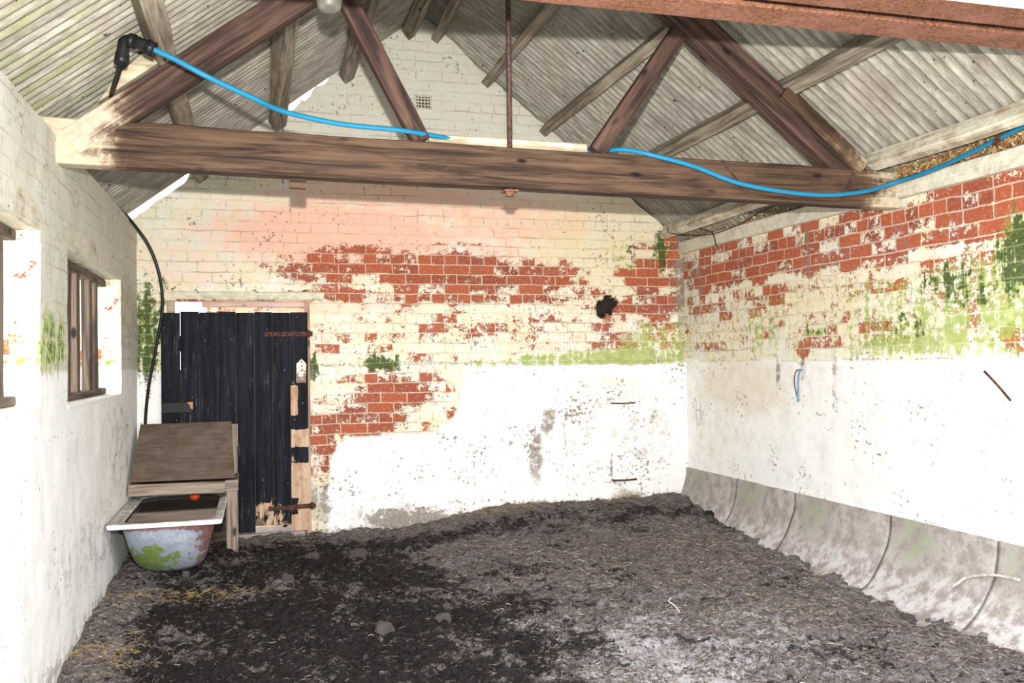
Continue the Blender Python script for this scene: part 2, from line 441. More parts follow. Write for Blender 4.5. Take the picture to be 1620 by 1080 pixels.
BK_DRK=[(0.99,1.44,0.16,0.06,0.9),(-0.77,1.69,0.13,0.34,0.8),(3.47,2.42,0.07,0.14,0.9),(0.43,1.42,0.05,0.08,0.9),(3.19,2.41,0.05,0.14,0.5)]
BK_STN=[(2.955,0.52,0.014,0.1,0.95),(3.05,0.36,0.07,0.04,0.6),(3.19,0.6,0.02,0.12,0.5),(2.39,0.94,0.07,0.1,0.9),(2.27,0.66,0.06,0.24,0.85),(2.52,0.85,0.35,0.22,0.45),(1.15,0.2,0.39,0.1,0.95),(0.47,0.33,0.12,0.17,0.8),(3.28,0.77,0.37,0.28,0.5),(1.47,0.48,0.82,0.31,0.3),(2.93,1.06,0.36,0.16,0.4),(3.66,2.06,0.07,0.51,0.8),(0.83,3.63,0.21,0.21,0.3),(2.4,0.21,0.34,0.08,0.6),(3.33,0.24,0.31,0.07,0.7),(1.9,0.56,0.22,0.13,0.3),(2.96,2.63,0.08,0.1,0.5)]
BK_BEI=[(2.95,2.44,0.85,0.5,0.7),(1.07,1.73,1.18,0.23,0.45),(2.93,1.17,0.48,0.16,0.5),(2.24,1.29,1.17,0.11,0.3),(3.47,0.99,0.18,0.34,0.3)]
RT_RED=[(6.44,2.16,0.63,0.14,0.8),(5.64,2.22,0.58,0.14,0.9),(4.92,2.25,0.47,0.13,0.85),(4.35,2.26,0.29,0.1,0.95),(3.92,2.28,0.29,0.13,1),(3.63,2.24,0.22,0.13,0.9),(5.89,1.9,0.55,0.09,0.55),(4.7,1.64,0.13,0.04,0.9),(3.7,1.54,0.07,0.08,0.8),(5.49,1.49,0.06,0.04,0.8),(5.06,2.04,0.49,0.06,0.5),(4.36,2.01,0.43,0.07,0.4),(6.76,1.96,0.41,0.32,0.4)]
RT_GRN=[(4.17,1.67,0.52,0.14,0.6),(4.38,1.52,0.56,0.06,0.85),(3.85,1.8,0.28,0.17,0.65),(3.66,1.93,0.11,0.22,0.95),(4.12,1.86,0.2,0.09,0.7),(4.48,1.59,0.23,0.1,0.75),(5.35,1.62,0.16,0.03,0.85),(6.08,1.67,0.72,0.19,0.36),(4.82,1.82,0.34,0.16,0.35),(3.69,1.64,0.23,0.13,0.7)]
RT_DRK=[(3.66,1.96,0.11,0.18,0.95),(4.12,1.87,0.2,0.08,0.7),(4.48,1.63,0.12,0.09,0.7),(5.35,1.62,0.16,0.03,0.8),(3.89,1.77,0.28,0.05,0.55)]
RT_STN=[(7.09,2.09,0.16,0.38,0.6),(7.07,0.99,0.11,0.27,0.5),(5.42,2.17,0.018,0.26,0.8),(5.16,1.3,0.05,0.25,0.6),(5.83,1.33,0.03,0.14,0.8),(5.51,1.38,0.04,0.11,0.8),(4.66,1.07,0.33,0.19,0.3),(5.7,0.56,0.65,0.11,0.3),(3.72,0.77,0.08,0.05,0.5)]
RT_BEI=[(6.37,1.23,0.78,0.25,0.75),(6.8,0.85,0.51,0.32,0.5),(5.65,1.83,1.28,0.36,0.6),(5.29,1.3,0.46,0.13,0.4)]
LF_GRN=[(4.32,1.56,0.35,0.13,0.75),(4.08,1.61,0.16,0.16,0.5),(6.71,1.89,0.63,0.13,0.35)]
LF_DRK=[(4.32,1.55,0.32,0.1,0.45)]
LF_STN=[(6.71,1.8,0.7,0.35,0.6),(4.9,2.31,1.25,0.1,0.35),(5.41,0.48,1.24,0.24,0.5),(4.09,2.08,0.37,0.08,0.4),(6.89,2.17,0.43,0.27,0.4),(5.05,1.13,1.06,0.1,0.25),(6.38,0.95,0.63,0.37,0.5)]
LF_RED=[(3.87,1.54,0.21,0.03,0.0)]


PL_B = [(1.66, 1.43), (1.66, 1.35), (1.63, 1.15), (1.55, 0.98), (1.37, 0.86), (1.16, 0.80), (0.95, 0.77), (0.83, 0.87), (0.72, 0.87), (0.60, 0.78), (0.56, 0.70), (0.58, 0.52), (0.52, 0.42), (0.50, -0.2)]
def plaster_edge(z):
    xs = [p[0] for p in PL_B][::-1]; zs = [p[1] for p in PL_B][::-1]
    return np.interp(z, zs, xs)

HOLE = (2.95, 1.915)
def hole_r(x, z):
    a = np.arctan2(z - HOLE[1], x - HOLE[0])
    r = 0.088 * (1 + 0.22 * np.sin(2 * a + 0.6) + 0.13 * np.sin(5 * a))
    return np.hypot(x - HOLE[0], (z - HOLE[1]) * 0.9) / r

def back_masks(V, UV):
    x, y, z = V[:, 0], V[:, 1], V[:, 2]
    n = fbm(V, 3, 4) - 0.5; n2 = fbm(V + 40, 9, 3) - 0.5
    pz = 1.43 + 0.01 * n2
    pl = ((z < pz) & (x > plaster_edge(z) + 0.05 * n2)).astype(float)
    pl = np.maximum(pl, ((z < pz) & (x < -0.45)).astype(float))
    red = blobs(x + n2 * 0.1, z + n2 * 0.06, BK_RED)
    low = ((z > 1.44) & (z < 1.95) & (x > 0.45)) * 0.20
    red = np.maximum(red, low)
    gr = blobs(x + n2 * 0.1, z, BK_GRN) * (z > 1.41)
    dk = blobs(x + n2 * 0.06, z + n2 * 0.05, BK_DRK)
    stn = blobs(x + n2 * 0.06, z + n2 * 0.08, BK_STN)
    stn = np.maximum(stn, np.clip(1 - (z - 0.12 - 0.1 * np.clip(x - 1, 0, 1)) / 0.12, 0, 1) * 0.75)
    seam = np.clip(1 - np.abs(z - 1.435) / 0.008, 0, 1) * (x > 0.4)
    stn = np.maximum(stn, seam * 0.9)
    g = np.clip((z - 2.7) / 0.5, 0, 1) * 0.9
    h = (hole_r(x, z) < 1.0).astype(float)
    inn = (y > YB + 0.02) * 1.0
    return dict(ma=(red, gr, dk), mb=(pl, blobs(x, z, BK_PINK), stn), mc=(blobs(x, z, BK_BEI), g, h))
bk = Wall()
GX = [(-1.10, 2.40), (-0.88, 2.58), (-0.80, 2.64), (-0.50, 2.87), (-0.47, 2.955), (-0.30, 3.08), (0.16, 3.45), (0.22, 3.44), (0.25, 3.425), (0.32, 3.49), (0.345, 3.525), (0.36, 3.575), (0.375, 3.54), (0.44, 3.59), (0.465, 3.66), (0.56, 3.70), (0.58, 3.745), (0.62, 3.795), (0.72, 3.88), (0.95, 4.055), (1.10, 4.15), (1.20, 4.235), (1.34, 4.35), (1.50, 4.22), (1.62, 4.115),
      (1.80, 3.935), (2.05, 3.745), (2.37, 3.495), (2.56, 3.35), (3.14, 2.905), (3.465, 2.655), (3.69, 2.47), (3.95, 2.27)]
def gable_top(x):
    t = np.interp(x, [p[0] for p in GX], [p[1] for p in GX])
    return t + 0.008 * np.sin(x * 37) * np.sin(x * 11.3)
W0 = -1.10
snap = lambda v, o, st: o + round((v - o) / st) * st
DOOR = (snap(-0.66, W0, 5.05 / 224), snap(0.385, W0, 5.05 / 224), snap(1.965, -0.3, 4.6 / 204))
uvb = lambda P: (P[:, 0], P[:, 2])
bk.patch((W0, YB, -0.3), (1, 0, 0), (0, 0, 1), 5.05, 4.6, 0.0225, 0.0225, uvb,
         skip=lambda u, v: (DOOR[0] < u + W0 < DOOR[1]) and (v - 0.3 < DOOR[2]) or (abs(u + W0 - 1.345) < 0.066 and abs(v - 0.3 - 3.603) < 0.05),
         vmax=lambda A: gable_top(A + W0) + 0.3)
# reveals of the doorway, top of the gable and outer face
uvy = lambda P: (P[:, 1], P[:, 2])
bk.patch((DOOR[0], YB, -0.3), (0, 1, 0), (0, 0, 1), 0.23, 2.265, 0.04, 0.04, uvy)
bk.patch((DOOR[1], YB, -0.3), (0, 1, 0), (0, 0, 1), 0.23, 2.265, 0.04, 0.04, uvy)
bk.patch((DOOR[0], YB, DOOR[2]), (1, 0, 0), (0, 1, 0), DOOR[1] - DOOR[0], 0.23, 0.04, 0.04, uvb)
bk.patch((W0, YB + 0.23, -0.3), (1, 0, 0), (0, 0, 1), 5.05, 4.6, 0.09, 0.09, uvb,
         skip=lambda u, v: (DOOR[0] < u + W0 < DOOR[1]) and (v - 0.3 < DOOR[2]), vmax=lambda A: gable_top(A + W0) + 0.3)
# gable coping
xs_ = np.linspace(W0, W0 + 5.05, 225)
cop = np.concatenate([np.column_stack([xs_, xs_ * 0 + YB, gable_top(xs_)]), np.column_stack([xs_, xs_ * 0 + YB + 0.23, gable_top(xs_)])])
b0 = bk.n; bk.V.append(cop); bk.UV.append(np.column_stack([cop[:, 0], cop[:, 1]])); bk.n += len(cop)
for i in range(224): bk.F.append((b0 + i, b0 + i + 1, b0 + 225 + i + 1, b0 + 225 + i))
def push_back(V, W):
    r = hole_r(V[:, 0], V[:, 2])
    k = (np.abs(V[:, 1] - YB) < 1e-6)
    W = W.copy()
    W[:, 1] += np.where(k, np.clip((1.0 - r) / 0.25, 0, 1) * 0.13, 0)
    pl = (V[:, 2] < 1.435) & (V[:, 0] > plaster_edge(V[:, 2])) & k      # render stands proud
    W[:, 1] -= np.where(pl, 0.012, 0)
    return W
wall_back = bk.build('wall_back', M_wall, back_masks, 0.008, push_back)

def right_masks(V, UV):
    y, z = V[:, 1], V[:, 2]
    n2 = fbm(V + 40, 9, 3) - 0.5
    pl = (z < 1.43 + 0.012 * n2).astype(float)
    red = np.maximum(blobs(y + n2 * 0.1, z + n2 * 0.06, RT_RED), ((z > 1.5) & (z < 2.1)) * 0.25 + ((z > 2.05) & (z < 2.4)) * 0.62)
    gr = np.maximum(blobs(y + n2 * 0.15, z, RT_GRN), (z > 1.44) * (z < 1.9) * (0.33 + 0.15 * (y < 5.0))) * (z > 1.42)
    stn = blobs(y + n2 * 0.04, z + n2 * 0.08, RT_STN)
    seam = np.clip(1 - np.abs(z - 1.435) / 0.008, 0, 1)
    stn = np.maximum(stn, seam * 0.8)
    vs = 0
    for yy, zz in ((7.02, 0.7), (5.83, 1.1), (5.16, 1.0), (4.05, 1.25)):
        vs = np.maximum(vs, np.clip(1 - np.abs(y - yy + 0.02 * n2) / 0.012, 0, 1) * (z < 1.43) * (z > zz) * 0.8)
    stn = np.maximum(stn, vs)
    return dict(ma=(red, gr, blobs(y + n2 * 0.1, z + n2 * 0.1, RT_DRK)), mb=(pl, z * 0, stn), mc=(blobs(y, z, RT_BEI), z * 0, z * 0))
rt = Wall()
rt.patch((XR, 2.6, -0.3), (0, 1, 0), (0, 0, 1), 4.70, 2.72, 0.0225, 0.0225, lambda P: (P[:, 1], P[:, 2]))
rt.patch((XR, 2.6, 2.42), (0, 1, 0), (1, 0, -0.5), 4.70, 0.24, 0.09, 0.08, lambda P: (P[:, 1], P[:, 0]))
rt.patch((XR + 0.24, 2.6, -0.3), (0, 1, 0), (0, 0, 1), 4.70, 2.6, 0.09, 0.09, lambda P: (P[:, 1], P[:, 2]))
rt.patch((XR, 2.6, -0.3), (1, 0, 0), (0, 0, 1), 0.24, 2.6, 0.06, 0.06, lambda P: (P[:, 0], P[:, 2]))
wall_right = rt.build('wall_right', M_wallr, right_masks, 0.008)

_sy, _sz = 4.70 / 209, 2.80 / 124
WIN = [tuple(snap(v, 2.6 if i < 2 else -0.3, _sy if i < 2 else _sz) for i, v in enumerate(w)) for w in ((3.02, 4.14, 1.285, 2.025), (4.69, 6.44, 1.255, 2.03))]
def left_masks(V, UV):
    x, y, z = V[:, 0], V[:, 1], V[:, 2]
    n2 = fbm(V + 40, 9, 3) - 0.5
    front = (np.abs(x - XL) < 1e-4)
    pl = ((z < 1.43 + 0.012 * n2)).astype(float)
    red = np.zeros(len(x))
    rev = (~front) & (x > XL - 0.3)
    red = np.where(rev & (z > 1.45) & (z < 1.58), 0.5, 0) + np.where(rev & (z > 1.58), 0.16, 0)
    gr = np.where(front, blobs(y + n2 * 0.1, z + n2 * 0.1, LF_GRN), np.where(rev & (z > 1.4) & (z < 1.6), 0.35, 0))
    dk = np.where(front, blobs(y + n2 * 0.1, z + n2 * 0.1, LF_DRK), 0)
    stn = np.where(front, np.maximum(blobs(y, z + n2 * 0.1, LF_STN), np.clip(1 - (z - 0.1) / 0.25, 0, 1) * 0.7), 0)
    stn = np.maximum(stn, np.where(front, np.where(z > 1.43, 0.42, 0.12), 0))
    g = np.where(front & (z > 1.43), 1.0, 0.0)
    return dict(ma=(red, gr, dk), mb=(pl, z * 0, stn), mc=(z * 0, g, z * 0))
lf = Wall()
inwin = lambda y, z: any(a < y < b and c < z < d for a, b, c, d in WIN)
lf.patch((XL, 2.6, -0.3), (0, 1, 0), (0, 0, 1), 4.70, 2.80, 0.0225, 0.0225, uvy, skip=lambda u, v: inwin(u + 2.6, v - 0.3))
lf.patch((XL, 2.6, 2.5), (0, 1, 0), (-1, 0, -0.2), 4.70, 0.235, 0.09, 0.08, uvy)
lf.patch((XL - 0.235, 2.6, -0.3), (0, 1, 0), (0, 0, 1), 4.70, 2.75, 0.05, 0.05, uvy, skip=lambda u, v: inwin(u + 2.6, v - 0.3))
lf.patch((XL - 0.235, 2.6, -0.3), (1, 0, 0), (0, 0, 1), 0.235, 2.78, 0.06, 0.06, uvb)
lf2 = lf
for (a, b, c, d) in WIN:
    lf.patch((XL, a, c), (-1, 0, 0), (0, 0, 1), 0.25, d - c, 0.025, 0.025, lambda P: (P[:, 0], P[:, 2]))
    lf.patch((XL, b, c), (-1, 0, 0), (0, 0, 1), 0.25, d - c, 0.025, 0.025, lambda P: (P[:, 0] + 0.35, P[:, 2]))
    lf.patch((XL, a, c), (0, 1, 0), (-1, 0, 0), b - a, 0.25, 0.04, 0.04, lambda P: (P[:, 1], P[:, 0]))
    lf.patch((XL, a, d), (0, 1, 0), (-1, 0, 0), b - a, 0.25, 0.04, 0.04, lambda P: (P[:, 1], P[:, 0]))
wall_left = lf.build('wall_left', M_walll, left_masks, 0.008)

# front gable wall carried by the steel beams (white, sunlit side towards the yard)
poly = [(-1.10, -0.3), (-0.865, -0.3), (-0.865, 2.70), (3.70, 2.70), (3.70, -0.3), (3.93, -0.3), (3.93, 2.72), (RX, 4.75), (-1.10, 2.87)]
bm = bmesh.new()
def face_poly(bm, poly, y0, y1):
    A = [bm.verts.new((x, y0, z)) for x, z in poly]; B = [bm.verts.new((x, y1, z)) for x, z in poly]
    bm.faces.new(A); bm.faces.new(B[::-1]); k = len(poly)
    for i in range(k): bm.faces.new((A[i], A[(i + 1) % k], B[(i + 1) % k], B[i]))
face_poly(bm, poly, 2.565, 2.599)
face_poly(bm, [(-1.10, 2.905), (3.93, 2.905), (3.93, 2.95), (RX, 4.75), (-1.10, 2.95)], 2.60, 2.955)
tag(frombm('wall_front', bm, M_steelwhite), kind='structure')

# ------------------------------------------------------------------ roof sheeting
def roof_mat():
    t = NT('asbestos_cement_sheet'); o = t.n('TexCoord').outputs['Object']
    w = t.attr('wave', 'Fac'); gg = t.attr('moss', 'Fac')
    a = t.noise(t.mapping(o, (5, 34, 5)), 1.0, 8, 0.78); b = t.noise(o, 3.0, 6, 0.65); c9 = t.noise(o, 40, 5, 0.7)
    c = t.mix(t.ramp(a, 0.3, 0.7), (0.155, 0.135, 0.105), (0.44, 0.42, 0.36))
    c = t.mix(t.mul(t.ramp(b, 0.45, 0.7), 0.45), c, (0.28, 0.23, 0.19))
    c = t.mix(t.mul(t.ramp(c9, 0.6, 0.75), 0.4), c, (0.66, 0.64, 0.58))
    c = t.mix(t.mul(t.ramp(w, 0.35, 0.9), 0.45), c, (0.16, 0.14, 0.11))
    c = t.mix(t.mul(t.ramp(t.noise(t.mapping(o, (1.2, 3.0, 1.2)), 1.0, 6, 0.7), 0.52, 0.66), 0.55), c, (0.17, 0.15, 0.125))
    st = t.noise(t.mapping(o, (2.2, 9, 2.2)), 1.0, 6, 0.7)
    gm = t.ramp(t.add(gg, t.mul(t.sub(st, 0.5), 2.0)), 0.38, 0.8)
    c = t.mix(t.mul(gm, 0.7), c, t.mix(c9, (0.12, 0.15, 0.035), (0.32, 0.32, 0.13)))
    c = t.mix(t.ramp(t.noise(o, 30, 3, 0.5), 0.70, 0.73), c, (0.03, 0.03, 0.02))
    t.col(c); t.rough(0.9); t.bump(t.add(a, c9), 0.35, 0.006)
    return t.m
M_roof = roof_mat()
def roof_sheet(x0, x1, zf, y0, y1, V, F, A, B):
    pitch = 0.072; amp = 0.0145
    ny = int((y1 - y0) / pitch * 9); nx = 46
    ys = np.linspace(y0, y1, ny + 1); xs = np.linspace(x0, x1, nx + 1)
    th = 0.0065
    sl = (zf(1.0) - zf(0.0)); nrm = np.array([-sl, 0, 1]) / math.hypot(sl, 1)
    for lay in (0, 1):
        base = len(V)
        for i, x in enumerate(xs):
            sag = 0.012 * math.sin(x * 2.1 + 1)
            for j, y in enumerate(ys):
                ph = 2 * math.pi * (y - y0) / pitch
                w = math.sin(ph)
                lap = 0.006 if (abs(x - (x0 + x1) / 2) < (x1 - x0) * 0.02) else 0
                dd = amp * (w + 1) + 0.004 + sag * 0 + (th if lay else 0)
                P = np.array([x, y, zf(x)]) + nrm * dd
                P[2] += 0.010 * math.sin(y * 1.7 + x) * 0.5
                V.append(tuple(P)); A.append(w * 0.5 + 0.5)
                e = min(1.0, max(0.0, (abs(x - RX) - 1.75) / 0.5))
                B.append(0.06 + 0.32 * e * (1 if x > RX else 0.7) + 0.26 * max(0.0, min(1.0, (0.5 - x) / 0.5)) * max(0.0, min(1.0, (5.2 - y) / 0.8)))
        for i in range(nx):
            for j in range(ny):
                k = base + i * (ny + 1) + j
                f = (k, k + 1, k + ny + 2, k + ny + 1)
                F.append(f if lay == 0 else f[::-1])
Vr, Fr, Ar, Br = [], [], [], []
roof_sheet(-1.22, RX + 0.01, zl, YF, YB + 0.02, Vr, Fr, Ar, Br)
roof_sheet(RX - 0.01, 4.02, zr, YF, YB + 0.24, Vr, Fr, Ar, Br)
me = bpy.data.meshes.new('ceiling'); me.from_pydata(Vr, [], Fr)
at = me.attributes.new('wave', 'FLOAT', 'POINT'); at.data.foreach_set('value', np.array(Ar, dtype=np.float32))
at = me.attributes.new('moss', 'FLOAT', 'POINT'); at.data.foreach_set('value', np.array(Br, dtype=np.float32))
me.polygons.foreach_set('use_smooth', [True] * len(me.polygons))
ceiling = tag(link('ceiling', me, M_roof), kind='structure')
# ridge capping
prism('trim_1', [(RX - 0.16, zl(RX - 0.16) + 0.034), (RX, zl(RX) + 0.04), (RX + 0.16, zr(RX + 0.16) + 0.034), (RX + 0.16, zr(RX + 0.16) + 0.05), (RX, zl(RX) + 0.065), (RX - 0.16, zl(RX - 0.16) + 0.05)], YF, YB + 0.24, M_roof, None, 0.0)['kind'] = 'structure'

# ------------------------------------------------------------------ floor: dung and straw bed
def smooth(a, b, t):
    t = np.clip((t - a) / (b - a), 0, 1); return t * t * (3 - 2 * t)
def floor_z(x, y):
    x = np.asarray(x, float); y = np.asarray(y, float)
    z = 0.07 + 0.06 * smooth(3.8, 6.6, y)
    z = z + smooth(1.0, 2.2, x) * smooth(6.0, 7.2, y) * 0.12
    z = z + 0.035 * smooth(5.6, 6.2, y) * smooth(0.3, -0.3, x) * smooth(7.2, 6.8, y)
    z = z - 0.035 * smooth(3.0, 3.7, x) * smooth(6.8, 5.4, y) * 0.5
    return z
def floor_wet(x, y, n):
    d = smooth(2.55, 0.9, x + 0.55 * (y - 5.0)) * smooth(2.9, 3.6, y)
    band = np.exp(-(((y - 6.55 - 0.05 * x) / 0.30) ** 2)) * smooth(-0.2, 0.2, x) * smooth(2.6, 1.6, x)
    edge = smooth(-0.75, -0.45, x)
    w = np.maximum(d * 0.76, band * 0.85) * edge * smooth(7.15, 6.75, y)
    w = w * (0.35 + 0.65 * smooth(1.9, 0.6, x - 0.25 * (y - 4)))
    w = np.maximum(w, 0.55 * np.exp(-(((x - 2.9) / 0.9) ** 2 + ((y - 6.75) / 0.35) ** 2)))
    return np.clip(w + (n - 0.5) * 0.9, 0, 1)
nx, ny = 380, 385
xs = np.linspace(XL - 0.02, XR + 0.02, nx + 1); ys = np.linspace(2.9, 7.34, ny + 1)
A, B = np.meshgrid(xs, ys, indexing='ij'); A = A.ravel(); B = B.ravel()
P2 = np.column_stack([A, B, A * 0])
nb = fbm(P2, 2.3, 4); nm_ = fbm(P2 + 5, 9, 4); nf = fbm(P2 + 9, 34, 3)
wet = floor_wet(A, B, fbm(P2 + 21, 3.2, 5))
Z = floor_z(A, B) + (nb - 0.5) * 0.06 + (nm_ - 0.5) * 0.085 + (nf - 0.5) * 0.045 * (0.6 + 0.8 * wet)
Z -= 0.012 * wet
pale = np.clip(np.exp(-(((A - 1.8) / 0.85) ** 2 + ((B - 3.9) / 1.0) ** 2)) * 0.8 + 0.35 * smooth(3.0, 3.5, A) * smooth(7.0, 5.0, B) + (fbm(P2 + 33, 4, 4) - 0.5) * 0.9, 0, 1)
me = bpy.data.meshes.new('floor')
F = []
idx = np.arange((nx + 1) * (ny + 1)).reshape(nx + 1, ny + 1)
F = np.stack([idx[:-1, :-1].ravel(), idx[1:, :-1].ravel(), idx[1:, 1:].ravel(), idx[:-1, 1:].ravel()], axis=1).tolist()
me.from_pydata(np.column_stack([A, B, Z]).tolist(), [], F)
at = me.attributes.new('wet', 'FLOAT', 'POINT'); at.data.foreach_set('value', wet.astype(np.float32))
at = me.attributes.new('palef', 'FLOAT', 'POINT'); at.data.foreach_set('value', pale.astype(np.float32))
me.polygons.foreach_set('use_smooth', [True] * len(me.polygons))
t = NT('dung_and_straw'); o = t.n('TexCoord').outputs['Object']
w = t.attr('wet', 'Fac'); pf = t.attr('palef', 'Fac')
n1 = t.noise(o, 22, 8, 0.75); n2 = t.noise(o, 90, 6, 0.75); n3 = t.noise(t.mapping(o, (1, 1.8, 1)), 8, 6, 0.7); n4 = t.noise(o, 300, 3, 0.7)
c = t.mix(t.ramp(n1, 0.33, 0.66), (0.055, 0.042, 0.040), (0.33, 0.285, 0.278))
c = t.mix(t.mul(t.ramp(n2, 0.5, 0.62), 0.65), c, (0.52, 0.48, 0.48))
_v = t.n('TexVoronoi', None, Vector=o, Scale=38.0); c = t.mix(t.mul(t.ramp(_v.outputs['Distance'], 0.22, 0.08), t.ramp(t.rgb(_v.outputs['Color'])[0], 0.72, 0.8)), c, (0.62, 0.60, 0.64))
c = t.mix(t.mul(t.ramp(n4, 0.56, 0.68), 0.5), c, (0.42, 0.34, 0.24))
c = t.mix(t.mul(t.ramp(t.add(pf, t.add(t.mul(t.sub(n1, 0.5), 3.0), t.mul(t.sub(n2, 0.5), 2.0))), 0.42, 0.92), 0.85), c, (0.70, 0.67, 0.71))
wm = t.ramp(t.add(w, t.add(t.add(t.mul(t.sub(n3, 0.5), 2.6), t.mul(t.sub(t.noise(o, 2.6, 3), 0.5), 1.6)), t.mul(t.sub(n1, 0.5), 3.0))), 0.36, 0.54)
wc = t.mix(t.ramp(n2, 0.35, 0.7), (0.003, 0.0025, 0.004), (0.030, 0.024, 0.025))
c = t.mix(t.mul(wm, 0.93), c, wc)
t.col(c); t.rough(t.ramp(wm, 0, 1, 0.95, 0.55)); t.b.inputs['Specular IOR Level'].default_value = 0.12
t.bump(t.add(t.mul(n1, 1.0), t.mul(n2, 0.8)), 1.0, 0.035)
M_floor = t.m
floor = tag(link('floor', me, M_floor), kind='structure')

# yard outside
t = NT('pale_yard'); o = t.n('TexCoord').outputs['Object']
t.col(t.mix(t.noise(o, 3, 6), (0.50, 0.47, 0.42), (0.66, 0.64, 0.60)))
bm = bmesh.new()
bmesh.ops.create_grid(bm, x_segments=10, y_segments=10, size=40)
bmesh.ops.translate(bm, verts=bm.verts, vec=(1.4, 5, -0.02))
yard = tag(frombm('floor_yard', bm, t.m), kind='structure')

# ------------------------------------------------------------------ concave concrete coving along the right wall
def cove_mat():
    t = NT('worn_concrete'); o = t.n('TexCoord').outputs['Object']
    g = t.attr('moss', 'Fac'); w = t.attr('lime', 'Fac')
    n1 = t.noise(o, 12, 7, 0.7); n2 = t.noise(o, 60, 4, 0.7); n3 = t.noise(o, 3, 4)
    c = t.mix(t.ramp(n1, 0.35, 0.65), (0.29, 0.25, 0.23), (0.48, 0.44, 0.42))
    c = t.mix(t.mul(t.ramp(n2, 0.55, 0.7), 0.4), c, (0.24, 0.19, 0.17))
    c = t.mix(t.mul(t.ramp(t.add(w, t.mul(t.sub(n1, 0.5), 3.6)), 0.45, 1.0), 0.8), c, (0.58, 0.545, 0.55))
    c = t.mix(t.mul(t.ramp(t.add(g, t.mul(t.sub(n1, 0.5), 4.0)), 0.40, 1.1), 0.5), c, (0.20, 0.27, 0.10))
    c = t.mix(t.attr('joint', 'Fac'), c, (0.10, 0.08, 0.065))
    t.col(c); t.bump(t.add(n1, n2), 0.4, 0.006); t.rough(0.9)
    return t.m
M_cove = cove_mat()
def cove(y0, y1, label, foot=0.33, top=0.485):
    n = int((y1 - y0) / 0.025); k = 20
    V = []; J = []; G = []; Lm = []
    for i in range(n + 1):
        y = y0 + (y1 - y0) * i / n
        for j in range(k + 1):
            a = (j / k) * math.pi / 2
            x = XR - 0.020 - foot * (1 - math.cos(a)) ** 0.9 * 1.0
            z = top - (top - 0.035) * math.sin(a)
            V.append((x, y, z))
        V.append((XR - foot - 0.01, y, -0.05)); V.append((XR + 0.02, y, -0.05)); V.append((XR + 0.02, y, top))
    kk = k + 4
    V = np.array(V)
    d = np.column_stack([fbm(V, 5, 4), fbm(V + 8, 5, 4), fbm(V + 15, 5, 4)]) - 0.5
    W = V + d * np.where(V[:, 2:3] > 0.42, 0.012, 0.03)
    W[:, 1] = V[:, 1]
    edge = np.minimum(np.abs(V[:, 1] - y0), np.abs(V[:, 1] - y1))
    J = np.clip(1 - edge / 0.010, 0, 1) * 0.35
    G = np.exp(-(((V[:, 1] - (y0 + (y1 - y0) * 0.72)) / 0.2) ** 2)) * smooth(0.1, 0.36, V[:, 2]) * 0.8
    Lm = smooth(0.33, 0.10, V[:, 2]) * 0.62 + 0.12
    F = []
    for i in range(n):
        for j in range(kk): F.append((i * kk + j, i * kk + (j + 1) % kk, (i + 1) * kk + (j + 1) % kk, (i + 1) * kk + j))
    F.append(tuple(range(kk))[::-1]); F.append(tuple(n * kk + j for j in range(kk)))
    me = bpy.data.meshes.new('concrete_coving'); me.from_pydata(W.tolist(), [], F)
    for nm, v in (('moss', G), ('lime', Lm), ('joint', J)):
        at = me.attributes.new(nm, 'FLOAT', 'POINT'); at.data.foreach_set('value', v.astype(np.float32))
    bm = bmesh.new(); bm.from_mesh(me); bmesh.ops.recalc_face_normals(bm, faces=bm.faces); bm.to_mesh(me); bm.free()
    me.polygons.foreach_set('use_smooth', [True] * (len(F) - 2) + [False] * 2)
    o = link('concrete_coving', me, M_cove)
    return tag(o, label, 'coving', 'concave concrete coving sections along the foot of the right wall')
CV = [(6.42, 7.28, 'short grey concrete coving section in the far corner against the brick back wall'),
      (5.62, 6.415, 'concrete coving section with a green patch, second out from the far corner'),
      (4.62, 5.615, 'concrete coving section with faint moss halfway along the foot of the right wall'),
      (3.80, 4.615, 'broad pale concrete coving section with white flecks, just before the nearest mossy one'),
      (3.00, 3.795, 'green-stained concrete coving section nearest the camera at the right edge')]
for a, b, l in CV: cove(a, b, l)
# ------------------------------------------------------------------ roof truss
TY0, TY1 = 4.45, 4.56
truss = empty('roof_truss', (XL, 4.5, 2.37), 'big brown timber roof truss spanning the room between the side walls', 'roof truss')
def pale_ends(W):
    x = W[:, 0]
    return np.clip(1 - (x + 0.86) / 0.42, 0, 1) * 1.1 + np.clip((x - 3.22) / 0.35, 0, 1) * 0.75 - 0.1
def ztb(x): return 2.372 + (2.322 - 2.372) * (x + 0.86) / 4.5     # underside of tie beam
_tb = timber('tie_beam', (-0.97, 4.505, (ztb(-0.97) + 0.105)), (3.66, 4.505, ztb(3.66) + 0.105), 0.11, 0.21, M_tie, truss, wob=0.006, pale=pale_ends)
_tb['label'] = 'horizontal brown beam with whitewashed ends'
offp = 0.112
def raf(side):
    if side < 0:
        f = lambda x: zl(x) - 0.125 - 0.085
        a, b = -0.80, RX - 0.02
        up = (-0.76, 0, 1)
    else:
        f = lambda x: zr(x) - 0.125 - 0.105
        a, b = 3.50, RX + 0.02
        up = (0.775, 0, 1)
    return (a, 4.505, f(a)), (b, 4.505, f(b)), up
pr = raf(-1)
timber('rafter', pr[0], pr[1], 0.105, 0.135, M_rafter, truss, up=pr[2], pale=lambda W: np.clip(1 - (W[:, 0] + 0.80) / 0.45, 0, 1) * 0.95 - 0.1)
pr = raf(1)
timber('rafter', pr[0], pr[1], 0.105, 0.165, M_rafter, truss, up=pr[2], pale=lambda W: np.clip((W[:, 0] - 3.05) / 0.4, 0, 1) * 0.6 - 0.15)
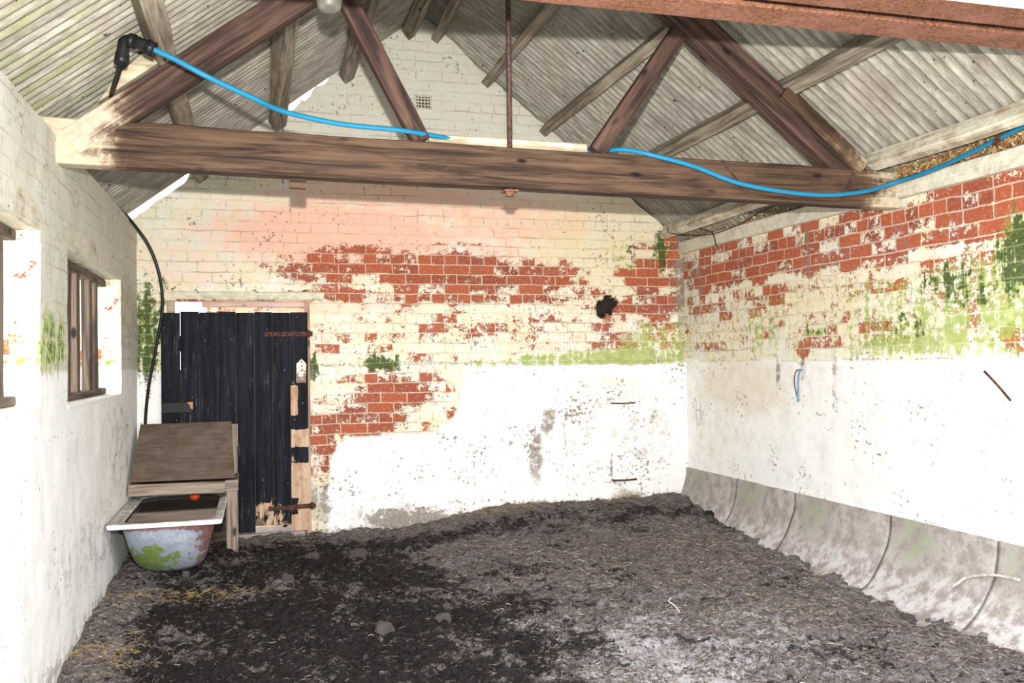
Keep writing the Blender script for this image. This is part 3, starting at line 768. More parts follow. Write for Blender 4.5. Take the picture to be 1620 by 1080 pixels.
timber('strut', (0.815, 4.50, 2.57), (0.40, 4.50, 3.36), 0.075, 0.092, M_rafter, truss, up=(1, 0, 0.4), pale=lambda W: 0.25 * np.clip((3.0 - W[:, 2]) / 0.4, 0, 1))
timber('strut', (1.775, 4.50, 2.56), (2.30, 4.50, 3.30), 0.075, 0.092, M_rafter, truss, up=(1, 0, -0.6), pale=lambda W: -0.2 + W[:, 0] * 0)
timber('packing_board', (0.862, 4.535, 2.598), (1.725, 4.535, 2.588), 0.028, 0.05, M_plate, truss, pale=lambda W: 0.18 + W[:, 0] * 0)
bm = bmesh.new()
tube_bm(bm, [Vector((1.285, 4.50, 2.33)), Vector((1.292, 4.50, 4.14))], 0.0145, 12)
frombm('king_rod', bm, M_iron, truss, True)
bm = bmesh.new()
bbox(bm, (1.285, 4.505, 2.345 - 0.008), (0.075, 0.075, 0.008))
bmesh.ops.create_cone(bm, cap_ends=True, segments=6, radius1=0.026, radius2=0.026, depth=0.022, matrix=Matrix.Translation((1.285, 4.505, 2.322)))
frombm('rod_nut', bm, M_rust, truss)
# wedge cleat on the left rafter and iron straps
prism('cleat_block', [(-0.69, 2.665), (-0.60, 2.80), (-0.50, 2.905), (-0.455, 2.915), (-0.415, 2.877)], 4.455, 4.54, M_plate, truss, 0.003)
def strap(p0, p1, w, parent, y=TY0 - 0.005, th=0.006):
    p0 = Vector((p0[0], y, p0[1])); p1 = Vector((p1[0], y, p1[1]))
    X = (p1 - p0); L = X.length; X.normalize(); Yv = Vector((0, 1, 0)); Zv = X.cross(Yv)
    R = Matrix((( X.x, Yv.x, Zv.x, 0), (X.y, Yv.y, Zv.y, 0), (X.z, Yv.z, Zv.z, 0), (0, 0, 0, 1)))
    bm = bmesh.new(); bbox(bm, (p0 + p1) / 2, (L, th, w), R, 0.0015)
    for k in (0.12, 0.88):
        bmesh.ops.create_uvsphere(bm, u_segments=8, v_segments=5, radius=w * 0.28, matrix=Matrix.Translation(p0 + (p1 - p0) * k + Vector((0, -th * 0.5, 0))))
    return frombm('iron_strap', bm, M_iron, parent)
strap((3.375, 2.57), (3.25, 2.335), 0.022, truss)
strap((2.49, 2.545), (2.66, 2.355), 0.012, truss)

timber('splice_board', (2.885, 4.436, zr(2.885) - 0.175), (3.40, 4.436, zr(3.40) - 0.185), 0.03, 0.10, M_tie, truss, up=(0.775, 0, 1), wob=0.002, pale=lambda W: np.clip((W[:, 0] - 2.9) / 0.6, 0, 1) * 0.6)
timber('packing_block', (0.165, 4.53, 2.345), (0.245, 4.53, 2.343), 0.045, 0.06, M_tie, truss, wob=0.001)

# ------------------------------------------------------------------ purlins
def pz(x, z): return x, z
def purlin(xc, side, y0, y1, label, w=0.075, h=0.105, mat=None, name='purlin', palef=None, gap=0.004, wob=0.006):
    zf, sl = (zl, 0.76) if side < 0 else (zr, -0.775)
    q = math.hypot(sl, 1); nx_, nz_ = -sl / q, 1 / q
    d = h / 2 + gap
    c = (xc - nx_ * d, zf(xc) - nz_ * d)
    o = timber(name, (c[0], y0, c[1]), (c[0], y1, c[1]), w, h, mat or M_purlin, None, up=(nx_, 0, nz_), wob=wob, pale=palef)
    return tag(o, label, 'roof timber', 'purlins running from front to back under the roof sheets')
g = lambda a: (lambda W: a + W[:, 0] * 0)
for xc, sd, lb, w, h in [
    (-0.44, -1, 'lowest purlin on the left roof slope, crossing the elbow of the blue pipe', 0.095, 0.10),
    (0.14, -1, 'twisted split grey purlin on the left slope, ending above the bright gap in the gable', 0.10, 0.11),
    (0.68, -1, 'upper purlin on the left slope, seen just left of the slanting strut near the top', 0.085, 0.10),
    (1.20, -1, 'purlin just left of the roof peak, above the flat top of the gable', 0.07, 0.10),
    (1.50, 1, 'purlin just right of the roof peak, above the flat top of the gable', 0.07, 0.10),
    (1.94, 1, 'purlin with a broken end against the gable, just left of the iron rod', 0.075, 0.10),
    (2.44, 1, 'long pale purlin that meets the gable just right of the iron rod', 0.075, 0.10),
    (2.99, 1, 'purlin low on the right slope, crossing the right rafter', 0.085, 0.10)]:
    purlin(xc, sd, YF + 0.005, YB - 0.004, lb, w, h, palef=g(0.12 if sd > 0 else 0.05))
pl = timber('wall_plate', (3.515, YF + 0.01, 2.600), (3.515, YB - 0.01, 2.575), 0.075, 0.10, M_plate, None, up=(0.5, 0, 1), wob=0.005, pale=g(0.3))
tag(pl, 'pale eaves timber running along under the lowest edge of the right roof slope', 'roof timber')
pl = timber('wall_plate', (3.665, YF + 0.01, 2.433), (3.665, YB - 0.005, 2.433), 0.06, 0.105, M_plate, None, wob=0.005, pale=g(0.45))
tag(pl, 'whitewashed timber plate lying along the top of the right brick wall', 'roof timber')

# nest debris stuffed between the two plates (twigs, leaves)
def scatter_bits(name, n, fn, mat, size, seed):
    r = random.Random(seed); V = []; F = []; T = []
    for i in range(n):
        p, d, L, w, tint = fn(r)
        p = Vector(p); d = Vector(d).normalized()
        s = d.cross(Vector((r.uniform(-1, 1), r.uniform(-1, 1), r.uniform(-1, 1)))).normalized() * w * 0.5
        u2 = d.cross(s).normalized() * w * 0.35
        b = len(V); mid = p + Vector((0, 0, r.uniform(-0.15, 0.25) * L))
        for q, k in ((p - d * L / 2, 0.5), (mid, 1), (p + d * L / 2, 0.5)):
            V += [tuple(q + s * k), tuple(q - s * k * 0.5 + u2 * k), tuple(q - s * k * 0.5 - u2 * k)]
            T += [tint] * 3
        for a in (0, 3):
            for j in range(3): F.append((b + a + j, b + a + (j + 1) % 3, b + a + 3 + (j + 1) % 3, b + a + 3 + j))
        F.append((b, b + 2, b + 1)); F.append((b + 6, b + 7, b + 8))
    me = bpy.data.meshes.new(name); me.from_pydata(V, [], F)
    at = me.attributes.new('tint', 'FLOAT', 'POINT'); at.data.foreach_set('value', np.array(T, dtype=np.float32))
    o = link(name, me, mat)
    return o
def tint_mat(name, cols, rough=0.8):
    t = NT(name); a = t.attr('tint', 'Fac')
    cr = t.t.nodes.new('ShaderNodeValToRGB'); t.t.links.new(a, cr.inputs[0])
    el = cr.color_ramp.elements
    while len(el) < len(cols): el.new(0.5)
    for i, c in enumerate(cols):
        el[i].position = i / (len(cols) - 1); el[i].color = (*c, 1)
    t.col(cr.outputs[0]); t.rough(rough); return t.m
M_bits = tint_mat('leaf_litter', [(0.10, 0.035, 0.02), (0.36, 0.13, 0.05), (0.20, 0.15, 0.05), (0.52, 0.36, 0.18), (0.62, 0.55, 0.30)])
def nestbit(r):
    y = r.uniform(3.05, 4.42) if r.random() < 0.9 else r.uniform(4.7, 7.1)
    return ((r.uniform(3.60, 3.66), y, 2.487 + r.random() * 0.06), (r.uniform(-1, 1), r.uniform(-1, 1), r.uniform(-1, 1)), r.uniform(0.012, 0.035), r.uniform(0.004, 0.012), r.random())
tag(scatter_bits('nest_debris', 2600, nestbit, M_bits, 0, 5), 'brown dry leaves and twigs packed in the gap above the right wall plate', 'debris', kind='stuff')

# ------------------------------------------------------------------ paired steel beams over the opening
def ibeam(y0, y1, label):
    zb, zt, th = 2.70, 2.90, 0.010; ym = (y0 + y1) / 2
    prof = [(y0, zb), (y1, zb), (y1, zb + th), (ym + 0.006, zb + th + 0.006), (ym + 0.006, zt - th - 0.006), (y1, zt - th), (y1, zt), (y0, zt), (y0, zt - th), (ym - 0.006, zt - th - 0.006), (ym - 0.006, zb + th + 0.006), (y0, zb + th)]
    bm = bmesh.new(); n = 60
    rings = []
    for i in range(n + 1):
        x = -0.99 + (3.83 + 0.99) * i / n
        rings.append([bm.verts.new((x, y + random.uniform(-1, 1) * 0.0007, z + (2.786 - 2.738) / 1.75 * 0.0 + random.uniform(-1, 1) * 0.0006)) for y, z in prof])
    k = len(prof)
    for i in range(n):
        for j in range(k): bm.faces.new((rings[i][j], rings[i][(j + 1) % k], rings[i + 1][(j + 1) % k], rings[i + 1][j]))
    bm.faces.new(rings[0][::-1]); bm.faces.new(rings[-1])
    return tag(frombm('steel_beam', bm, M_rust), label, 'steel beam', 'rusty steel beams across the open front')
ibeam(2.600, 2.752, 'rusty steel beam nearest the camera, above the dark slit at the top right corner')
ibeam(2.814, 2.958, 'rusty steel beam on the roof side of the dark slit, top right')

# ------------------------------------------------------------------ blue water pipe and black pipes
HOSE0 = [(-0.457, 4.1, 2.828), (-0.33, 4.1, 2.775), (-0.188, 4.11, 2.708), (-0.002, 4.2, 2.655)]
hose_pts = HOSE0 + [(0.139, 4.32, 2.635), (0.404, 4.40, 2.613), (0.709, 4.43, 2.606), (0.93, 4.52, 2.606), (1.15, 4.568, 2.597),
            (1.5, 4.585, 2.588), (1.78, 4.56, 2.585), (1.92, 4.46, 2.578), (2.06, 4.37, 2.530), (2.278, 4.36, 2.482), (2.581, 4.36, 2.396), (3.017, 4.36, 2.357), (3.33, 4.36, 2.385),
            (3.53, 4.33, 2.440), (3.575, 4.10, 2.462), (3.585, 3.85, 2.494), (3.585, 3.60, 2.532), (3.585, 3.42, 2.555), (3.59, 3.2, 2.56), (3.59, 3.0, 2.55)]
hp = tube('water_pipe', hose_pts, 0.0125, M_blue, None, 12, 14)
tag(hp, 'bright blue plastic water pipe looping along the big beam', 'pipe')
bp = empty('pipe_elbow', (-0.50, 4.12, 2.84), 'black pipe elbow fitting at the left end of the blue water pipe', 'pipe fitting')
tube('elbow_body', [(-0.420, 4.10, 2.812), (-0.465, 4.105, 2.832), (-0.498, 4.12, 2.846), (-0.530, 4.13, 2.842), (-0.540, 4.15, 2.815), (-0.552, 4.18, 2.775)], 0.026, M_black, bp, 6, 14)
for (p, q, r) in (((-0.408, 4.10, 2.807), (-0.440, 4.103, 2.821), 0.033), ((-0.487, 4.115, 2.841), (-0.508, 4.122, 2.848), 0.032), ((-0.543, 4.16, 2.80), (-0.556, 4.19, 2.765), 0.029)):
    tube('compression_collar', [p, q], r, M_black, bp, raw=True, seg=16)
pp = [(-0.552, 4.18, 2.775), (-0.575, 4.26, 2.745), (-0.615, 4.40, 2.715), (-0.665, 4.60, 2.69), (-0.73, 4.8, 2.61), (-0.80, 5.05, 2.535), (-0.885, 5.3, 2.537), (-0.92, 5.8, 2.53), (-0.915, 6.4, 2.535), (-0.885, 6.75, 2.535), (-0.835, 6.9, 2.47),
      (-0.74, 6.95, 2.325), (-0.672, 6.98, 2.12), (-0.655, 7.02, 1.89), (-0.70, 7.06, 1.615), (-0.762, 7.10, 1.29), (-0.79, 7.14, 1.02), (-0.78, 7.14, 0.8), (-0.72, 7.0, 0.62)]
tag(tube('supply_pipe', pp, 0.0115, M_black, None, 10, 10), 'thin black pipe that drops in a curve down the far left corner to the tub', 'pipe')

# hanging fitting cut by the top of the frame
lmp = empty('hanging_lamp', (0.30, 3.70, 2.885), 'dull grey round hanging fitting cut off by the top edge, left of the slanting strut', 'lamp')
bm = bmesh.new()
prof = [(0.0, 0.0), (0.02, 0.001), (0.038, 0.006), (0.048, 0.018), (0.052, 0.04), (0.052, 0.20), (0.056, 0.203), (0.056, 0.225), (0.045, 0.235), (0.02, 0.25), (0.012, 0.27), (0.0, 0.27)]
vs = [bm.verts.new((0.30 + r, 3.70, 2.885 + z)) for r, z in prof]
for i in range(len(vs) - 1): bm.edges.new((vs[i], vs[i + 1]))
bmesh.ops.spin(bm, geom=list(bm.verts) + list(bm.edges), cent=(0.30, 3.70, 0), axis=(0, 0, 1), angle=2 * math.pi, steps=28, use_duplicate=False)
bmesh.ops.remove_doubles(bm, verts=bm.verts, dist=0.0004)
frombm('lamp_housing', bm, M_metalgrey, lmp, True)
tube('suspension_rod', [(0.30, 3.70, 3.15), (0.30, 3.70, 3.525)], 0.006, M_iron, lmp, raw=True)

# ------------------------------------------------------------------ door, frame and lintel
DX0, DX1, DZ0, DZ1 = -0.690, 0.398, 0.150, 1.860
def door_mat():
    t = NT('black_tarred_boards'); o = t.n('TexCoord').outputs['Object']
    v = t.mapping(o, (30, 1, 1.8)); g = t.noise(v, 1.0, 6, 0.7, 0.4); g2 = t.noise(t.mapping(o, (110, 1, 5)), 1.0, 4); p = t.noise(o, 7, 6, 0.7)
    c = t.mix(t.ramp(g, 0.35, 0.75), (0.004, 0.005, 0.007), (0.018, 0.021, 0.030))
    c = t.mix(t.mul(t.ramp(t.add(g2, t.mul(p, 0.6)), 0.92, 1.1), 0.6), c, (0.16, 0.17, 0.19))
    c = t.mix(t.mul(t.ramp(t.noise(o, 60, 2, 0.5), 0.74, 0.78), 0.8), c, (0.6, 0.6, 0.6))
    b = t.attr('bare', 'Fac')
    bm_ = t.ramp(t.add(b, t.add(t.mul(t.sub(p, 0.5), 1.9), t.mul(t.sub(g, 0.5), 0.9))), 0.44, 0.56)
    wd = t.mix(t.ramp(g, 0.3, 0.7), (0.42, 0.24, 0.15), (0.62, 0.47, 0.34))
    wd = t.mix(t.mul(t.ramp(t.noise(o, 14, 4), 0.5, 0.65), 0.6), wd, (0.34, 0.17, 0.11))
    t.col(t.mix(bm_, c, wd)); t.b.inputs['Specular IOR Level'].default_value = 0.08; t.rough(t.ramp(bm_, 0, 1, 0.6, 0.85)); t.bump(t.add(g, t.mul(bm_, -0.4)), 0.5, 0.004)
    return t.m
M_door = door_mat()
door = empty('door_1', (DX0, 7.27, DZ0), None, None); door['kind'] = 'structure'
nbd = 8; bwid = (DX1 - 0.005 - DX0) / nbd
for i in range(nbd):
    x0 = DX0 + i * bwid + (0 if not i else 0.0030 if i == 1 else 0.0022); x1 = DX0 + (i + 1) * bwid
    top = DZ1 + random.uniform(-0.006, 0.006)
    nz = 90; nxx = 6; V = []; F = []; Bv = []
    bot0 = {5: 0.205, 6: 0.17, 7: 0.15}.get(i, 0.155)
    for lay, yy in ((0, 7.262), (1, 7.284)):
        for a in range(nxx + 1):
            for c in range(nz + 1):
                x = x0 + (x1 - x0) * a / nxx
                jag = 0.0
                if i == 5: jag = 0.10 * max(0, math.sin(a * 1.1 + 0.4)) * 0.8
                if i == 6: jag = 0.03 * abs(math.sin(a * 2.3))
                z = bot0 + jag + (top - bot0 - jag) * c / nz
                ed = 0.003 if a in (0, nxx) and lay == 0 else 0
                V.append((x, yy + ed + 0.0015 * math.sin(z * 9 + i), z))
                q = 0.0
                if i == 7:
                    q = 0.95 if z < 1.28 else (0.25 if z < 1.33 else -0.2)
                    if 0.47 < a / nxx and z > 1.0: q = -0.1
                    if 0.93 < z < 1.06: q = 0.15
                    if 0.68 < z < 0.80: q = 0.28
                    if 0.28 < z < 0.40 and a / nxx < 0.45: q = 0.2
                if i == 6:
                    if z < 0.55: q = 0.62 * (1 - (z - 0.15) / 0.4) * (1.1 if a / nxx < 0.35 else 0.7)
                if i == 5 and z < 0.38: q = 0.7
                Bv.append(q)
    def I(l, a, c): return l * (nxx + 1) * (nz + 1) + a * (nz + 1) + c
    for a in range(nxx):
        for c in range(nz):
            F.append((I(0, a, c), I(0, a + 1, c), I(0, a + 1, c + 1), I(0, a, c + 1)))
            F.append((I(1, a, c + 1), I(1, a + 1, c + 1), I(1, a + 1, c), I(1, a, c)))
        F.append((I(0, a, nz), I(0, a + 1, nz), I(1, a + 1, nz), I(1, a, nz))); F.append((I(1, a, 0), I(1, a + 1, 0), I(0, a + 1, 0), I(0, a, 0)))
    for c in range(nz):
        F.append((I(0, 0, c), I(0, 0, c + 1), I(1, 0, c + 1), I(1, 0, c))); F.append((I(0, nxx, c + 1), I(0, nxx, c), I(1, nxx, c), I(1, nxx, c + 1)))
    me = bpy.data.meshes.new('door_board'); me.from_pydata(V, [], F)
    at = me.attributes.new('bare', 'FLOAT', 'POINT'); at.data.foreach_set('value', np.array(Bv, dtype=np.float32))
    o = link('door_board', me, M_door, door)
    if i == 7: o['label'] = 'hinge-side board with peeled pale wood'
box('door_gap_blocker', (DX0 + bwid + 0.012, 7.2862, 0.20), (DX1 - 0.006, 7.2885, DZ1 - 0.012), flat('gap_blocker_brown', (0.20, 0.125, 0.08)), door, 0)  # added backing sheet, closes the board gaps against daylight
box('door_gap_blocker', (DX0 + 0.01, 7.2862, 0.20), (DX0 + bwid + 0.010, 7.2885, 1.42), flat('gap_blocker_low', (0.16, 0.10, 0.065)), door, 0)  # added lower sheet that dims the bright slit by the first board
M_tar = flat('black_tar', (0.014, 0.015, 0.018), 0.6, 0, 0.5, 40)
for z in (0.42, 1.02, 1.62):
    box('door_ledge', (DX0 + 0.03, 7.289, z - 0.06), (DX1 - 0.03, 7.305, z + 0.06), M_tar, door)
def hinge(z, x0, x1, tilt=0.0):
    bm = bmesh.new(); n = 10
    for s in (0,):
        L = x1 - x0
        vs = bbox(bm, (x0 + L / 2, 7.256, z), (L, 0.007, 0.036), Matrix.Rotation(tilt, 4, 'Y'), 0.002)
    bmesh.ops.create_cone(bm, cap_ends=True, segments=12, radius1=0.012, radius2=0.012, depth=0.055, matrix=Matrix.Translation((x1 - 0.03, 7.25, z - tilt * L / 2)))
    for k in (0.1, 0.35, 0.6):
        bmesh.ops.create_uvsphere(bm, u_segments=8, v_segments=6, radius=0.009, matrix=Matrix.Translation((x0 + L * k, 7.252, z + tilt * L * (0.5 - k))))
    return frombm('strap_hinge', bm, M_hinge, door)
t = NT('dark_rust'); o_ = t.n('TexCoord').outputs['Object']; n_ = t.noise(o_, 50, 5, 0.7)
t.col(t.mix(t.ramp(n_, 0.35, 0.65), (0.022, 0.013, 0.012), (0.13, 0.055, 0.038))); t.bump(n_, 0.5, 0.004); M_hinge = t.m
hinge(1.688, 0.065, 0.432, -0.01); hinge(0.335, 0.085, 0.445, -0.02)
# slide block on the left of the door, white plate high on the right
bm = bmesh.new(); bbox(bm, (-0.575, 7.245, 1.135), (0.215, 0.03, 0.078), None, 0.004)
lb = frombm('latch_block', bm, M_tar, door); lb['label'] = 'black block with a worn orange corner'
prism('worn_corner', [(-0.505, 1.175), (-0.463, 1.175), (-0.463, 1.12), (-0.478, 1.128), (-0.485, 1.155)], 7.2275, 7.232, flat('worn_wood', (0.55, 0.27, 0.11), 0.8), lb, 0.0)
pltf = prism('hasp_plate', [(0.302, 1.305), (0.378, 1.305), (0.380, 1.455), (0.345, 1.493), (0.306, 1.455)], 7.252, 7.258, None, door, 0.001)
t = NT('flaking_white_plate'); o_ = t.n('TexCoord').outputs['Object']; n_ = t.noise(o_, 45, 6, 0.75)
sx = t.n('SeparateXYZ', None, Vector=o_).outputs[2]
t.col(t.mix(t.ramp(t.add(n_, t.mul(t.sub(1.40, sx), 2.4)), 0.52, 0.6), (0.72, 0.69, 0.6), (0.22, 0.17, 0.12))); pltf.data.materials.append(t.m)
pltf['label'] = 'pointed white flaking metal plate'
bm = bmesh.new()
for z in (1.47, 1.435, 1.40):
    bmesh.ops.create_uvsphere(bm, u_segments=8, v_segments=6, radius=0.006, matrix=Matrix.Translation((0.345, 7.25, z)))
frombm('plate_rivets', bm, M_iron, pltf)

jm = timber('door_jamb', (0.395, 7.345, 0.10), (0.395, 7.345, 1.965), 0.035, 0.12, M_jamb if 'M_jamb' in globals() else wood('pink_jamb_timber', (0.34, 0.20, 0.13), (0.62, 0.44, 0.34), (0.75, 0.62, 0.52), 0.1), None, up=(0, 1, 0), wob=0.002)
jm['kind'] = 'structure'; jm.name = 'trim_2'
hd = box('trim_3', (-0.40, 7.36, 1.905), (0.38, 7.42, 1.955), wood('pink_head_timber', (0.45, 0.30, 0.25), (0.66, 0.50, 0.44), (0.75, 0.66, 0.6), 0.15), None)
hd['kind'] = 'structure'
jm2 = box('trim_4', (-0.655, 7.34, 0.1), (-0.60, 7.42, 1.96), M_jpale if 'M_jpale' in globals() else M_plate, None); jm2['kind'] = 'structure'
ln = timber('door_lintel', (-0.625, 7.325, 1.995), (0.525, 7.325, 1.993), 0.085, 0.060, M_lintel, None, wob=0.003, pale=g(0.4))
ln.name = 'trim_5'; ln['kind'] = 'structure'
# bent nails along the lintel
for k, (x, a) in enumerate(((-0.62, 0.6), (-0.45, -0.7), (-0.02, -0.5), (0.36, 0.2))):
    nl = tube('bent_nail', [(x, 7.30, 2.03), (x + 0.012, 7.268, 2.032), (x + 0.045 * math.cos(a), 7.262, 2.03 + 0.045 * math.sin(a))], 0.0028, M_iron, None, 4, 6)
    tag(nl, ['bent rusty nail at the left end of the door lintel beside the black pipe', 'second bent nail from the left along the door lintel', 'bent rusty nail above the middle of the door', 'bent rusty nail near the right end of the door lintel'][k], 'nail', 'nails above the door')
sill = box('trim_6', (-0.66, 7.22, 0.02), (0.36, 7.52, 0.150), flat('door_stone', (0.36, 0.32, 0.29), 0.9, 0, 0.15, 14), None, 0.012); sill['kind'] = 'structure'

# little brick outhouse wall seen above the door
ow = Wall()
ow.patch((-0.42, 8.35, -0.1), (1, 0, 0), (0, 0, 1), 2.2, 2.6, 0.05, 0.05, uvb)
ow.patch((-0.42, 8.35, -0.1), (0, 1, 0), (0, 0, 1), 0.3, 2.6, 0.05, 0.05, uvy)
def om(V, UV):
    z = V[:, 2] * 0
    return dict(ma=(z + 0.35, z, z), mb=(z, z + 0.5, z), mc=(z, z, z))
o = ow.build('wall_outhouse', M_wall, om, 0.004)

# ------------------------------------------------------------------ windows: lintels, frames and upright bars
for k, (a, b, zt) in enumerate(((2.98, 4.22, 2.025), (4.62, 6.53, 2.03))):
    w_ = empty('window_%d' % (k + 1), (XL, (a + b) / 2, WIN[k][2]), None, None); w_['kind'] = 'structure'
    timber('window_lintel', (XL - 0.042, a, zt + 0.055), (XL - 0.042, b, zt + 0.06), 0.09, 0.125, M_plate, w_, wob=0.008, pale=g(0.42))
    box('window_sill', (XL - 0.24, WIN[k][0], WIN[k][2] - 0.004), (XL + 0.004, WIN[k][1], WIN[k][2] + 0.014), M_steelwhite, w_, 0.004)
    xb = XL - 0.125
    timber('window_frame', (xb, WIN[k][0] + 0.01, WIN[k][3] - 0.025), (xb, WIN[k][1] - 0.01, WIN[k][3] - 0.025), 0.07, 0.045, M_bar, w_, wob=0.002)
    timber('window_frame', (xb, WIN[k][0] + 0.01, WIN[k][2] + 0.035), (xb, WIN[k][1] - 0.01, WIN[k][2] + 0.035), 0.07, 0.04, M_bar, w_, wob=0.002)
    if k == 1: ysb = [4.76, 5.02, 5.30, 5.56, 5.92, 6.16]
    else: ysb = [3.3, 3.62, 3.93]
    for yb in ysb:
        timber('window_bar', (xb + random.uniform(-0.004, 0.004), yb, WIN[k][2] + 0.05), (xb, yb + random.uniform(-0.012, 0.012), WIN[k][3] - 0.045), 0.05, 0.09, M_bar, w_, up=(0, 1, 0), wob=0.003)

# ------------------------------------------------------------------ bath tub and the boarded tank box behind it
bath = empty('bath_tub', (-0.52, 6.0, 0.16), 'old enamelled bath tub stained with green algae used as a trough by the left wall', 'bath')
def rr(cx, cy, hx, hy, r, n=8):
    pts = []
    for (sx, sy, a0) in ((1, 1, 0), (-1, 1, 90), (-1, -1, 180), (1, -1, 270)):
        for k in range(n + 1):
            a = math.radians(a0 + 90 * k / n)
            pts.append((cx + sx * (hx - r) + r * math.cos(a), cy + sy * (hy - r) + r * math.sin(a)))
    return pts
BX, BY = -0.525, 6.34
RZ = 0.53
def ring(bm, pts, z): return [bm.verts.new((x, y, z)) for x, y in pts]
def loft(bm, A, B):
    k = len(A)
    for i in range(k): bm.faces.new((A[i], A[(i + 1) % k], B[(i + 1) % k], B[i]))
bm = bmesh.new()
secs = []
for z, hx, y0, y1, r in [(RZ - 0.028, 0.262, 5.735, 6.93, 0.16), (0.46, 0.258, 5.745, 6.93, 0.17), (0.40, 0.248, 5.775, 6.79, 0.18), (0.33, 0.235, 5.82, 6.77, 0.18), (0.26, 0.218, 5.875, 6.75, 0.18), (0.21, 0.195, 5.93, 6.72, 0.17), (0.175, 0.16, 6.00, 6.68, 0.15), (0.160, 0.12, 6.08, 6.6, 0.11)]:
    secs.append(ring(bm, rr(BX, (y0 + y1) / 2, hx, (y1 - y0) / 2, r), z))
for a, b in zip(secs, secs[1:]): loft(bm, b, a)
bm.faces.new(secs[-1])
def bath_mat():
    t = NT('rusted_enamel_outside'); o = t.n('TexCoord').outputs['Object']
    s = t.n('SeparateXYZ', None, Vector=o).outputs; x, z = s[0], s[2]
    n1 = t.noise(o, 18, 7, 0.75); n2 = t.noise(o, 60, 4, 0.7)
    c = t.mix(t.ramp(n1, 0.35, 0.65), (0.25, 0.28, 0.35), (0.40, 0.44, 0.52))
    rm = t.add(t.ramp(x, -0.44, -0.26, 0, 0.95), t.add(t.ramp(z, 0.44, 0.50, 0, 0.9), t.ramp(z, 0.23, 0.165, 0, 0.75)))
    rm = t.ramp(t.add(t.mul(rm, 0.9), t.mul(t.sub(n1, 0.5), 2.8)), 0.36, 0.62)
    c = t.mix(t.mul(rm, 0.9), c, t.mix(t.ramp(n2, 0.35, 0.65), (0.09, 0.032, 0.022), (0.30, 0.12, 0.08)))
    dx = t.math('ABSOLUTE', t.add(x, 0.62)); dz = t.math('ABSOLUTE', t.sub(z, 0.27))
    gm = t.sub(1.0, t.add(t.mul(dx, 2.2), t.mul(dz, 3.6)))
    gm = t.ramp(t.add(gm, t.mul(t.sub(n1, 0.5), 2.6)), 0.42, 0.72)
    c = t.mix(t.mul(gm, 0.95), c, t.mix(n2, (0.06, 0.11, 0.015), (0.21, 0.29, 0.045)))
    t.col(c); t.rough(0.55); t.bump(n1, 0.3, 0.004)
    return t.m
frombm('tub_body', bm, bath_mat(), bath, True)
# rim with a rolled lip and the inside
bm = bmesh.new()
o1 = rr(BX, BY, 0.322, 0.66, 0.03); o0 = rr(BX, BY, 0.316, 0.654, 0.03)
i0 = rr(BX + 0.012, BY, 0.268, 0.61, 0.14); i1 = rr(BX + 0.012, BY, 0.260, 0.602, 0.14)
def rsamp(p): return p
A1 = ring(bm, o1, RZ - 0.028); A2 = ring(bm, o1, RZ - 0.006); A3 = ring(bm, o0, RZ); A4 = ring(bm, i0, RZ - 0.004); A5 = ring(bm, i1, RZ - 0.014)
A0 = ring(bm, rr(BX, BY, 0.310, 0.648, 0.03), RZ - 0.028); A00 = ring(bm, rr(BX, BY, 0.310, 0.648, 0.03), RZ - 0.014)
for a, b in ((A00, A0), (A0, A1), (A1, A2), (A2, A3), (A3, A4), (A4, A5)): loft(bm, a, b)
t = NT('white_enamel'); o_ = t.n('TexCoord').outputs['Object']; n1 = t.noise(o_, 14, 7, 0.75); s = t.n('SeparateXYZ', None, Vector=t.n('NewGeometry').outputs['Normal']).outputs
dirt = t.mul(t.ramp(n1, 0.33, 0.6), t.ramp(s[2], 0.5, 0.9))
c = t.mix(t.mul(dirt, 0.85), (0.86, 0.87, 0.86), (0.24, 0.20, 0.17))
c = t.mix(t.mul(t.ramp(t.noise(o_, 40, 5, 0.7), 0.62, 0.68), 0.7), c, (0.2, 0.09, 0.05))
t.col(c); t.rough(0.3); t.b.inputs['Specular IOR Level'].default_value = 0.5
frombm('rim', bm, t.m, bath, True)
bm = bmesh.new(); prev = None
for z, hx, y0, y1, r in ((RZ - 0.014, 0.260, 5.738, 6.942, 0.14), (0.46, 0.246, 5.765, 6.92, 0.15), (0.40, 0.236, 5.795, 6.78, 0.17), (0.33, 0.222, 5.84, 6.76, 0.17), (0.26, 0.204, 5.90, 6.73, 0.17), (0.21, 0.178, 5.96, 6.70, 0.16), (0.185, 0.14, 6.03, 6.66, 0.13)):
    cur = ring(bm, rr(BX + 0.012 * (z > 0.5), (y0 + y1) / 2, hx, (y1 - y0) / 2, r), z)
    if prev: loft(bm, cur, prev)
    prev = cur
bm.faces.new(prev)
frombm('basin', bm, flat('basin_stain_and_shade', (0.05, 0.042, 0.036), 0.6, 0, 0.4, 10), bath, True)  # stain painted darker to stand for the dark box mirrored in the water
# water
bm = bmesh.new(); bm.faces.new(ring(bm, rr(BX + 0.012, BY, 0.258, 0.60, 0.14), RZ - 0.024))
t = NT('dark_still_water'); t.col((0.05, 0.042, 0.036)); t.rough(0.06); t.b.inputs['Specular IOR Level'].default_value = 0.9; t.b.inputs['IOR'].default_value = 1.7
wt = frombm('trough_water', bm, t.m)
tag(wt, 'dark still water filling the bath tub', 'water')
